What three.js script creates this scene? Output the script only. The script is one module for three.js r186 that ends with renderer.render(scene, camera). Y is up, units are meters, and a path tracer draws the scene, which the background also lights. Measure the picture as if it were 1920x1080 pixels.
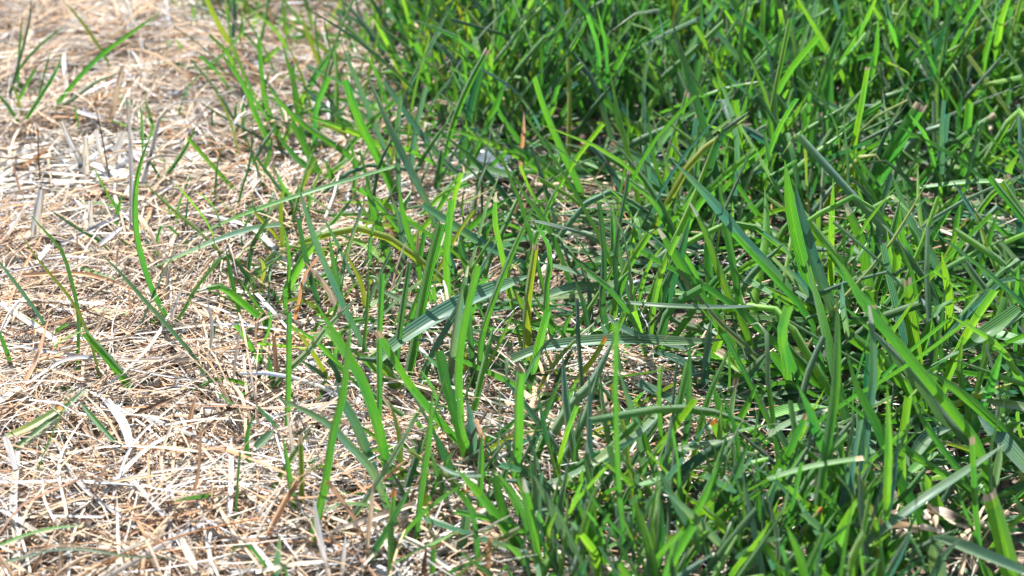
import * as THREE from 'three';

// ---------------------------------------------------------------- camera, sky, sun, exposure
const scene = new THREE.Scene();
const camera = new THREE.PerspectiveCamera(20, 16 / 9, 0.02, 400);
camera.position.set(0, 0.19, 0.329);
camera.lookAt(0, 0, 0);
camera.focus = 0.342;
camera.userData.fStop = 25;
scene.add(camera);

const sunDir = new THREE.Vector3().setFromSphericalCoords(1, THREE.MathUtils.degToRad(90 - 53), THREE.MathUtils.degToRad(180 + 32));
{
  // clear midday air: pale at the horizon, soft blue overhead
  const w = 256, h = 128, d = new Float32Array(w * h * 4);
  for (let j = 0; j < h; j++) {
    const el = Math.max(0, Math.sin(((j + 0.5) / h - 0.5) * Math.PI)), k = Math.pow(1 - el, 2.2);
    for (let i = 0; i < w; i++) { const q = (j * w + i) * 4; d[q] = 0.50 + 0.42 * k; d[q + 1] = 0.62 + 0.34 * k; d[q + 2] = 0.82 + 0.16 * k; d[q + 3] = 1; }
  }
  const sky = new THREE.DataTexture(d, w, h, THREE.RGBAFormat, THREE.FloatType);
  sky.mapping = THREE.EquirectangularReflectionMapping; sky.magFilter = THREE.LinearFilter; sky.minFilter = THREE.LinearFilter; sky.wrapS = THREE.RepeatWrapping; sky.needsUpdate = true;
  scene.background = sky; scene.environment = sky;
  scene.backgroundIntensity = scene.environmentIntensity = 0.44;
}

const sun = new THREE.DirectionalLight(new THREE.Color(1, 0.965, 0.92), 5);
sun.name = 'sun'; sun.position.copy(sunDir).multiplyScalar(2);
sun.castShadow = true; sun.shadow.mapSize.set(4096, 4096);
Object.assign(sun.shadow.camera, { left: -0.5, right: 0.5, top: 0.5, bottom: -0.5, near: 0.5, far: 4 });
scene.add(sun, sun.target);

const renderer = new THREE.WebGLRenderer({ antialias: true });
renderer.toneMapping = THREE.LinearToneMapping;
renderer.toneMappingExposure = 4.0;
renderer.shadowMap.enabled = true;

// ---------------------------------------------------------------- helpers
const MM = 0.001;
function rng(seed) { let s = seed >>> 0; return () => { s = (s + 0x6D2B79F5) >>> 0; let t = s; t = Math.imul(t ^ (t >>> 15), t | 1); t ^= t + Math.imul(t ^ (t >>> 7), t | 61); return ((t ^ (t >>> 14)) >>> 0) / 4294967296; }; }
const hash2 = (i, j) => { let h = Math.imul(i, 374761393) ^ Math.imul(j, 668265263); h = Math.imul(h ^ (h >>> 13), 1274126177); return ((h ^ (h >>> 16)) >>> 0) / 4294967296; };
function noise(x, y) {
  const i = Math.floor(x), j = Math.floor(y), a = x - i, b = y - j, u = a * a * (3 - 2 * a), v = b * b * (3 - 2 * b);
  return (hash2(i, j) * (1 - u) + hash2(i + 1, j) * u) * (1 - v) + (hash2(i, j + 1) * (1 - u) + hash2(i + 1, j + 1) * u) * v;
}
const pick = (r, list) => { let t = 0; for (const e of list) t += e[1]; let x = r() * t; for (const e of list) { x -= e[1]; if (x <= 0) return e[0]; } return list[0][0]; };
const used = new Map();
function numbered(name) { const n = used.get(name) || 0; used.set(name, n + 1); return n ? `${name}_${String(n).padStart(3, '0')}` : name; }
function put(o) { o.traverse(m => { if (m.isMesh) { m.castShadow = true; m.receiveShadow = true; } }); scene.add(o); return o; }

// height of the soil under the mat, millimetres
const soil = (x, z) => (noise(x / 38 + 9, z / 38 + 4) - 0.5) * 3 + (noise(x / 14, z / 14) - 0.5) * 2 - 0.5;
// straw / lawn edge: [z, x] in millimetres
const EDGE = [[-268,-113],[-182,-93],[-135,-75],[-103,-63],[-61,-60],[-30,-58],[2,-57],[21,-50],[32,-46],[47,-24],[66,-16],[80,-13],[89,-11],[107,-19],[130,-25]].sort((a, b) => a[0] - b[0]);
function edgeX(z) {
  if (z <= EDGE[0][0]) return EDGE[0][1];
  for (let i = 1; i < EDGE.length; i++) if (z <= EDGE[i][0]) { const t = (z - EDGE[i - 1][0]) / (EDGE[i][0] - EDGE[i - 1][0]); return EDGE[i - 1][1] + (EDGE[i][1] - EDGE[i - 1][1]) * t; }
  return EDGE[EDGE.length - 1][1];
}
// 0 in the dead straw, 1 in the thick lawn
function lawn(x, z) {
  let g = (x - edgeX(z)) / 66 + (noise(x / 17 + 40, z / 17) - 0.5) * 0.9;
  g = Math.min(1, Math.max(0, g));
  const q = ((x - 17) / 20) ** 2 + ((z - 58) / 24) ** 2;         // the bare patch near the front
  if (q < 1.6) g *= Math.min(1, Math.max(0.06, (q - 0.6)));
  return g;
}

// ---------------------------------------------------------------- textures: veins of a leaf, fibres of straw, soil
function dataTex(w, h, f, srgb) {
  const d = new Uint8Array(w * h * 4);
  for (let j = 0; j < h; j++) for (let i = 0; i < w; i++) { const c = f(i, j), k = (j * w + i) * 4; d[k] = c[0]; d[k + 1] = c[1]; d[k + 2] = c[2]; d[k + 3] = 255; }
  const t = new THREE.DataTexture(d, w, h); t.magFilter = THREE.LinearFilter; t.minFilter = THREE.LinearFilter;
  t.wrapS = THREE.ClampToEdgeWrapping; t.wrapT = THREE.RepeatWrapping; if (srgb) t.colorSpace = THREE.SRGBColorSpace; t.needsUpdate = true; return t;
}
const vein = (u, n, ph) => 0.5 + 0.5 * Math.cos((u * n + ph) * Math.PI * 2);
function leafTex(seed, ribs, contrast, spots) {
  const r = rng(seed), sp = [];
  for (let k = 0; k < spots; k++) sp.push([r() * 64, r() * 512, 1.2 + r() * 4, 3 + r() * 16, r()]);
  return dataTex(64, 512, (i, j) => {
    const u = i / 63;
    let v = 1 - contrast * (1 - vein(u, ribs, 0.5)) * 0.9;
    v *= 0.9 + 0.2 * noise(i * 0.9 + seed, j * 0.02) + 0.06 * (noise(i * 0.5, j * 0.35 + seed) - 0.5);
    const mid = Math.exp(-(((u - 0.5) / 0.035) ** 2));
    v += mid * 0.1;
    const long = noise(seed + j / 90, u * 1.5 + seed) - 0.5;
    let R = v * (1 + long * 0.55), G = v * (1 + long * 0.2), B = v * (1 - long * 0.3);
    for (const [a, b, c, d, k] of sp) { const q = ((i - a) / c) ** 2 + ((j - b) / d) ** 2; if (q < 1) { const m = (1 - q) * 0.8; R += (1.5 - R) * m * (k > 0.5 ? 1 : 0.4); G += (1.15 - G) * m * 0.5; B += ((k > 0.5 ? 0.6 : 1.0) - B) * m * 0.5; } }
    return [R, G, B].map(x => Math.max(0, Math.min(255, x * 222)));
  }, true);
}
const LEAFTEX = [leafTex(11, 7, 0.34, 12), leafTex(23, 9, 0.3, 22), leafTex(37, 6, 0.38, 10), leafTex(51, 10, 0.28, 34)];
const ribBump = dataTex(64, 8, i => { const v = 255 * vein(i / 63, 8, 0.5); return [v, v, v]; });
function strawTex(seed) {
  return dataTex(32, 512, (i, j) => {
    let v = 0.66 + 0.4 * noise(i * 0.55 + seed, j * 0.012) + 0.3 * (noise(i * 1.1, j * 0.06 + seed) - 0.5);
    const st = noise(seed + i * 0.12, j * 0.03 + seed * 3);
    const dark = st > 0.76 ? (st - 0.76) * 2.4 : 0;
    v *= 1 - dark;
    const warm = noise(seed * 2 + j * 0.018, i * 0.05) - 0.5;
    return [v * (1 + warm * 0.12), v, v * (1 - warm * 0.26)].map(x => Math.max(0, Math.min(255, x * 225)));
  }, true);
}
const STRAWTEX = [strawTex(5), strawTex(17), strawTex(29)];

// ---------------------------------------------------------------- materials (linear base colours)
const TONE = {
  G: [0.098, 0.38, 0.030], L: [0.19, 0.51, 0.030], D: [0.050, 0.21, 0.040], B: [0.095, 0.27, 0.120], P: [0.17, 0.35, 0.15], Y: [0.28, 0.43, 0.03],
  S: [0.66, 0.515, 0.385], W: [0.82, 0.78, 0.73], A: [0.55, 0.52, 0.50], O: [0.55, 0.33, 0.20], K: [0.16, 0.105, 0.07], M: [0.36, 0.23, 0.15],
};
const DRY = new Set(['S', 'W', 'A', 'O', 'K', 'M']);
const mats = new Map();
function leafMat(tone, variant, tint) {
  const key = tone + variant + (tint ? 't' : '');
  if (!mats.has(key)) {
    const dry = DRY.has(tone), m = new THREE.MeshPhysicalMaterial({
      color: tint ? new THREE.Color(1, 1, 1) : new THREE.Color().setRGB(...TONE[tone]), vertexColors: !!tint,
      map: dry ? STRAWTEX[variant % 3] : LEAFTEX[variant % 4], roughness: 0.96, metalness: 0, side: THREE.DoubleSide,
      transmission: dry ? 0.25 : 0.57, thickness: 0, ior: 1.4, specularIntensity: 0.3, clearcoat: dry ? 0.08 : 'BP'.includes(tone) ? 0.8 : 0.5, clearcoatRoughness: dry ? 0.5 : 0.42,
    });
    if (!dry) { m.bumpMap = ribBump; m.bumpScale = 0.00009; }
    m.name = (dry ? 'dry_leaf_' : 'green_leaf_') + mats.size;
    mats.set(key, m);
  }
  return mats.get(key);
}
const tipMats = {
  b: new THREE.MeshPhysicalMaterial({ name: 'brown_tip', color: new THREE.Color().setRGB(0.52, 0.40, 0.26), map: STRAWTEX[0], roughness: 0.95, transmission: 0.3, side: THREE.DoubleSide }),
  o: new THREE.MeshPhysicalMaterial({ name: 'orange_tip', color: new THREE.Color().setRGB(0.62, 0.27, 0.05), map: STRAWTEX[1], roughness: 0.95, transmission: 0.35, side: THREE.DoubleSide }),
  w: new THREE.MeshPhysicalMaterial({ name: 'pale_tip', color: new THREE.Color().setRGB(0.62, 0.66, 0.45), map: STRAWTEX[2], roughness: 0.95, transmission: 0.35, side: THREE.DoubleSide }),
};

// ---------------------------------------------------------------- a leaf: a folded, ribbed sheet along a curved path
const LOOK = new THREE.Vector3(0, -0.5, -0.866), UP = new THREE.Vector3(0, 1, 0);
function sweep(pts, o) {
  // pts: Vector3[] in metres; o: width, flat, roll, twist, fold, segs, across, from, to, profile(t), ragged, r
  const curve = new THREE.CatmullRomCurve3(pts, false, 'centripetal');
  const n = o.segs, a = o.across, pos = [], uv = [], idx = [];
  const len = curve.getLength();
  const T = new THREE.Vector3(), S = new THREE.Vector3(), N = new THREE.Vector3(), P = new THREE.Vector3();
  for (let i = 0; i <= n; i++) {
    const t = o.from + (o.to - o.from) * i / n;
    curve.getPointAt(Math.min(1, t), P); curve.getTangentAt(Math.min(1, t), T);
    S.crossVectors(T, o.flat ? UP : LOOK); if (S.lengthSq() < 0.03) S.set(1, 0, 0).addScaledVector(T, -T.x); S.normalize();
    S.applyAxisAngle(T, o.roll + o.twist * (t - 0.5));
    N.crossVectors(S, T).normalize();
    if (N.dot(o.flat ? UP : LOOK) < 0 && o.flat) N.negate();
    const w = o.width * o.profile(t) * 0.5 * (0.95 + 0.1 * noise(t * 9 + (o.v0 || 0) * 13, 3.3));
    for (let k = 0; k < a; k++) {
      const u = (k / (a - 1)) * 2 - 1, off = o.fold * w * (Math.pow(Math.abs(u), 1.35) - 0.35);
      const rag = (i === n && o.ragged) ? (o.r() - 0.35) * o.ragged : 0;
      pos.push(P.x + S.x * u * w + N.x * off + T.x * rag, P.y + S.y * u * w + N.y * off + T.y * rag, P.z + S.z * u * w + N.z * off + T.z * rag);
      uv.push((u + 1) / 2, (t * len) / 0.075 + (o.v0 || 0));
    }
  }
  for (let i = 0; i < n; i++) for (let k = 0; k < a - 1; k++) { const p = i * a + k; idx.push(p, p + 1, p + a, p + 1, p + a + 1, p + a); }
  const g = new THREE.BufferGeometry();
  g.setAttribute('position', new THREE.Float32BufferAttribute(pos, 3));
  g.setAttribute('uv', new THREE.Float32BufferAttribute(uv, 2));
  g.setIndex(idx); g.computeVertexNormals(); return g;
}
const PROFILE = {
  p: t => (0.78 + 0.22 * Math.min(1, t / 0.3)) * (t < 0.6 ? 1 : Math.max(0.07, 1 - ((t - 0.6) / 0.4) ** 2.1)),
  c: t => (0.78 + 0.22 * Math.min(1, t / 0.3)) * (1 - 0.12 * Math.max(0, t - 0.45) / 0.55),
  b: t => (0.78 + 0.22 * Math.min(1, t / 0.3)) * (1 - 0.28 * Math.max(0, (t - 0.45) / 0.55) ** 1.4),
  d: t => 0.8 + 0.2 * Math.sin(Math.PI * Math.min(1, t * 1.1)),
};
PROFILE.o = PROFILE.b; PROFILE.w = t => PROFILE.b(t) * (t > 0.85 ? 1 - 0.6 * (t - 0.85) / 0.15 : 1);

// ---------------------------------------------------------------- the setting: soil
{
  const g = new THREE.PlaneGeometry(0.9, 0.9, 200, 200); g.rotateX(-Math.PI / 2);
  const p = g.attributes.position;
  for (let i = 0; i < p.count; i++) { const x = p.getX(i) / MM, z = p.getZ(i) / MM; p.setY(i, (soil(x, z) - 2.5 + (noise(x / 3, z / 3) - 0.5) * 1.6) * MM); }
  g.computeVertexNormals();
  const tex = dataTex(256, 256, (i, j) => { const v = 0.45 + 0.7 * noise(i * 0.31, j * 0.31) + 0.4 * (noise(i * 0.9, j * 0.9) - 0.5); return [v * 96, v * 82, v * 70].map(x => Math.min(255, x)); }, true);
  tex.wrapS = THREE.RepeatWrapping; tex.repeat.set(18, 18);
  const m = new THREE.MeshStandardMaterial({ name: 'soil', map: tex, roughness: 1 });
  const o = new THREE.Mesh(g, m); o.name = 'ground'; o.userData = { kind: 'structure', label: 'dark crumbly soil under the straw and grass', category: 'soil' }; put(o);
  const outer = new THREE.Mesh(new THREE.RingGeometry(0.6, 60, 64, 4), new THREE.MeshStandardMaterial({ name: 'far_soil', color: new THREE.Color().setRGB(0.13, 0.13, 0.06), roughness: 1 }));
  outer.rotation.x = -Math.PI / 2; outer.position.y = -0.012; outer.name = 'ground_beyond'; outer.userData = { kind: 'structure', label: 'ground going on beyond the patch of lawn', category: 'ground' }; put(outer);
}

// ---------------------------------------------------------------- loose masses: the straw mat and the lawn between the single blades
class Mass {
  constructor() { this.pos = []; this.uv = []; this.col = []; this.idx = []; }
  add(g, c) {
    const b = this.pos.length / 3, p = g.attributes.position.array, u = g.attributes.uv.array;
    for (let i = 0; i < p.length; i++) this.pos.push(p[i]);
    for (let i = 0; i < u.length; i++) this.uv.push(u[i]);
    for (let i = 0; i < p.length / 3; i++) this.col.push(c[0], c[1], c[2]);
    for (const i of g.index.array) this.idx.push(i + b);
  }
  mesh(name, mat) {
    const g = new THREE.BufferGeometry();
    g.setAttribute('position', new THREE.Float32BufferAttribute(this.pos, 3)); g.setAttribute('uv', new THREE.Float32BufferAttribute(this.uv, 2)); g.setAttribute('color', new THREE.Float32BufferAttribute(this.col, 3));
    g.setIndex(this.idx); g.computeVertexNormals();
    const m = new THREE.Mesh(g, mat); m.name = name; return m;
  }
}
const vary = (r, c, k) => { const l = 1 + (r() - 0.5) * k, w = (r() - 0.5) * k * 0.5; return [c[0] * l * (1 + w), c[1] * l, c[2] * l * (1 - w)]; };
{
  const r = rng(404), M = [new Mass(), new Mass(), new Mass()];
  const quick = (pts, w, fold, roll, segs) => {           // a light three-row strip along three points
    const pos = [], uv = [], idx = [], v0 = r() * 7;
    for (let i = 0; i <= segs; i++) {
      const t = i / segs, q = 1 - t, A = q * q, B = 2 * q * t, C = t * t;
      const P = [0, 1, 2].map(k => A * pts[0][k] + B * pts[1][k] + C * pts[2][k]);
      let tx = 2 * (q * (pts[1][0] - pts[0][0]) + t * (pts[2][0] - pts[1][0])), ty = 2 * (q * (pts[1][1] - pts[0][1]) + t * (pts[2][1] - pts[1][1])), tz = 2 * (q * (pts[1][2] - pts[0][2]) + t * (pts[2][2] - pts[1][2]));
      const l = Math.hypot(tx, ty, tz) || 1; tx /= l; ty /= l; tz /= l;
      let sx = tz, sz = -tx; const sl = Math.hypot(sx, sz); if (sl < 0.05) { sx = 1; sz = 0; } else { sx /= sl; sz /= sl; }
      const nx = -sz * ty, ny = sz * tx - sx * tz, nz = sx * ty, c = Math.cos(roll + t * 0.8), s = Math.sin(roll + t * 0.8), up = ny < 0 ? -1 : 1;
      const ax = sx * c + nx * s, ay = ny * s, az = sz * c + nz * s, bx = nx * c - sx * s, by = ny * c, bz = nz * c - sz * s;
      const ww = w * 0.5 * (i === segs ? 0.55 : 1);
      for (let k = -1; k <= 1; k++) { const o = (k === 0 ? fold * ww : 0) * up; pos.push((P[0] + ax * k * ww + bx * o) * MM, (P[1] + ay * k * ww + by * o) * MM, (P[2] + az * k * ww + bz * o) * MM); uv.push((k + 1) / 2, t * l / 75 + v0); }
    }
    for (let i = 0; i < segs; i++) for (let k = 0; k < 2; k++) { const p = i * 3 + k; idx.push(p, p + 1, p + 3, p + 1, p + 4, p + 3); }
    return { attributes: { position: { array: pos }, uv: { array: uv } }, index: { array: idx } };
  };
  const N = 190000;
  for (let k = 0; k < N; k++) {
    const z = -330 + r() * 500, x = (r() - 0.5) * 620;
    const inView = Math.abs(x) < 60 + (329 - z) * 0.36 && z > -230 && z < 125;
    if (!inView && r() > 0.3) continue;
    const g = lawn(x, z); if (r() < Math.min(0.93, Math.max(0, g - 0.3) * 1.5)) continue;
    const lift = r(), depth = 5.4 - 2.5 * g;
    const clump = (noise(x / 13 + 70, z / 13) - 0.5) * 2.4;
    let ang = (r() + r() - 1) * 1.15 + clump + (noise(x / 60, z / 60) - 0.5) * 2; if (r() < 0.22) ang += 1.57;
    const L = 10 + r() * r() * 40, dx = Math.cos(ang) * L / 2, dz = Math.sin(ang) * L / 2, bend = (r() - 0.5) * L * 0.42;
    const base = h => soil(h[0], h[1]) + lift * depth * (0.12 + 1.9 * noise(x / 21 + 5, z / 21 + 5) ** 1.7) + 0.2;
    const a = [x - dx, 0, z - dz], b = [x - dz / L * 2 * bend, 0, z + dx / L * 2 * bend], c = [x + dx, 0, z + dz];
    const tip = (r() - 0.5) * 2.4 + (lift > 0.8 && r() < 0.12 ? r() * 12 : 0);
    a[1] = base([a[0], a[2]]) - tip * 0.4; b[1] = base([b[0], b[2]]) + r() * 1.6; c[1] = base([c[0], c[2]]) + tip;
    let w = 0.14 + r() * 0.24; if (r() < 0.09) w = 0.42 + r() * 0.55; if (r() < 0.007) w = 1.1 + r() * 1.2;
    const pale = ((x + 98) / 36) ** 2 + ((z + 60) / 13) ** 2 < 0.6 + noise(x / 6, z / 6); if (pale && r() < 0.4) w = 0.8 + r() * 1.5;
    const tone = pale && r() < 0.75 ? 'W' : w > 0.42 ? pick(r, [['W', 4], ['S', 5], ['A', 2.4], ['O', 1]]) : pick(r, [['S', 38], ['W', 26], ['A', 12], ['O', 14], ['K', 5], ['M', 13]]);
    M[k % 3].add(quick([a, b, c], w, w > 0.8 ? 0.35 : 0.7, (r() - 0.5) * 1.2, L > 20 ? 5 : 4), vary(r, TONE[tone], 0.4));
  }
  for (let k = 0; k < 330; k++) {                                   // dead tufts: straws fanning out of one crown
    const z = -300 + r() * 430, x = (r() - 0.5) * 520; if (lawn(x, z) > 0.25) continue;
    const dir = r() * 6.283, n = 9 + Math.floor(r() * 12), tone = pick(r, [['S', 5], ['W', 3], ['A', 2], ['O', 1.6]]);
    for (let q = 0; q < n; q++) {
      const d = dir + (r() - 0.5) * 1.5, L = 12 + r() * 24, up = 0.12 + r() * r() * 0.75, ox = (r() - 0.5) * 4, oz = (r() - 0.5) * 4, y = soil(x, z) + 0.5;
      const cx = Math.cos(d), cz = Math.sin(d), h = L * Math.sin(up);
      M[(k + q) % 3].add(quick([[x + ox, y, z + oz], [x + ox + cx * L * 0.5, y + h * 1.15 + 2, z + oz + cz * L * 0.5], [x + ox + cx * L * 0.95, y + h * (0.5 + r() * 0.5), z + oz + cz * L * 0.95]], 0.18 + r() * r() * 0.8, 0.6, (r() - 0.5) * 1.4, 5), vary(r, TONE[r() < 0.6 ? tone : 'S'], 0.4));
    }
  }
  const top = new THREE.Group(); top.name = 'dead_straw'; top.userData = { kind: 'stuff', label: 'matted dry dead straw covering the ground', category: 'straw' };
  M.forEach((m, i) => top.add(m.mesh('straw_mat', leafMat('S', i, true))));
  put(top);
}
const lawnMass = [new Mass(), new Mass(), new Mass(), new Mass()];
function looseBlade(r, x, z, L, w, lean, dir, droop, tone, k, segs) {
  const y = soil(x, z) - 2, dx = Math.sin(dir), dz = -Math.cos(dir), s = Math.sin(lean), c = Math.cos(lean);
  const p = [];
  for (let i = 0; i <= 3; i++) { const t = i / 3, h = L * (s * t + droop * t * t * 0.7), v = L * (c * t - droop * t * t * 0.55 * c); const kx = i ? (r() - 0.5) * L * 0.06 : 0, kz = i ? (r() - 0.5) * L * 0.06 : 0; p.push(new THREE.Vector3((x + dx * h + kx) * MM, Math.max(y + v, i ? 1.5 : -4) * MM, (z + dz * h + kz) * MM)); }
  const kind = r() < 0.4 ? 'c' : 'p';
  if (r() < 0.16) { p[3].y = Math.max(0.001, p[2].y - (p[3].y - p[2].y) * (0.3 + r() * 0.6)); }   // some blades fold over near the tip
  lawnMass[k % 4].add(sweep(p, { width: w * MM, flat: lean > 1, roll: (r() - 0.5) * 2.4, twist: (r() - 0.5) * 1.6, fold: 0.35 + r() * 0.6, segs, across: 5, from: 0, to: 1, profile: PROFILE[kind], ragged: kind === 'c' ? 0.0004 : 0, r, v0: r() * 5 }), vary(r, TONE[tone], 0.35));
}
{
  const r = rng(77);
  for (let k = 0; k < 19000; k++) {
    const z = -330 + r() * 500, x = (r() - 0.5) * 640, g = lawn(x, z);
    const inView = Math.abs(x) < 40 + (329 - z) * 0.36 && z > -220 && z < 120;
    if (!inView && r() > 0.5) continue;
    if (r() > g * g * (g < 0.75 ? g : 1)) continue;
    if (r() < 0.42 || (z > 70 && x > 60 && inView && r() < 0.5)) continue;
    if (z > -85 && inView && r() < (x < 45 ? 0.55 : 0.28)) continue;
    if (x > -20 && x < 10 && z > -66 && z < -16 && r() < 0.9) continue;   // thinner where the pebbles show
    const far = z < -82, front = z > 62;
    let L = far ? 26 + r() * 32 : 22 + r() * 26; if (front) L = 10 + r() * 18; if (!inView && !front) L = 25 + r() * 30;
    const understory = r() < (far ? 0.35 : front ? 0.5 : 0.66);
    const lean = understory ? 1.34 + r() * 0.22 : far ? r() * r() * 0.9 + 0.04 : 0.15 + r() * 0.95;
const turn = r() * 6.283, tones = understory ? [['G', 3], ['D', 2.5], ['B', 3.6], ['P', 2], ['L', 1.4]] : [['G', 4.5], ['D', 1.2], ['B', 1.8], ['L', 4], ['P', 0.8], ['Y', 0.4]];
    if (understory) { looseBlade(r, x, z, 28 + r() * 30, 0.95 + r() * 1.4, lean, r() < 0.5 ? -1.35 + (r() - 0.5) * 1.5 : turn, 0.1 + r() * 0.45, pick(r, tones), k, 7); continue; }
    for (let q = 0; q < 3; q++) looseBlade(r, x + (r() - 0.5) * 1.5, z + (r() - 0.5) * 1.5, L * (0.75 + r() * 0.6), 0.75 + r() * 1.25, 0.06 + r() * (far ? 0.5 : 0.75), turn + q * 2.1 + (r() - 0.5), 0.05 + r() * 0.4, pick(r, tones), k + q, 7);
  }
  for (let k = 0; k < 105; k++) {                                   // shoots along the near edge of the lawn
    const z = 80 + r() * 46, x = -2 + r() * 66 + (z - 80) * 0.1, turn = r() * 6.283, n = 2 + Math.floor(r() * 3);
    for (let q = 0; q < n; q++) looseBlade(r, x + (r() - 0.5) * 2, z + (r() - 0.5) * 2, 15 + r() * 19, 0.6 + r() * 1.1, 0.05 + r() * 0.5, turn + q * 2.1, r() * 0.3, pick(r, [['G', 4], ['L', 3], ['B', 2.4], ['D', 1], ['P', 1]]), k + q, 7);
  }
  const thin = [['G', 3], ['Y', 1.8], ['L', 3], ['D', 0.8], ['B', 1], ['S', 0.35], ['O', 0.2]];
  for (let k = 0; k < 90; k++) {                                    // a few thin survivors out in the straw
    const z = -260 + r() * 380, x = edgeX(z) - 40 + r() * 46;
    looseBlade(r, x, z, 12 + r() * 18, 0.5 + r() * 0.7, 0.1 + r() * 0.8, r() * 6.283, r() * 0.3, pick(r, thin), k, 7);
  }
  for (let k = 0; k < 330; k++) {                                   // the thin fringe where the lawn gives way to straw
    const z = -260 + r() * 250, x = edgeX(z) - 14 + r() * 84;
    looseBlade(r, x, z, 14 + r() * 22, 0.6 + r() * 0.9, 0.1 + r() * 0.75, r() * 6.283, r() * 0.35, pick(r, thin), k, 7);
  }
  for (let k = 0; k < 210; k++) {
    const z = -10 + r() * 105, x = edgeX(z) - 8 + r() * 56;
    looseBlade(r, x, z, 12 + r() * 20, 0.5 + r() * 0.9, 0.15 + r() * 0.9, r() * 6.283, r() * 0.35, pick(r, thin), k, 7);
  }
}

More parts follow.
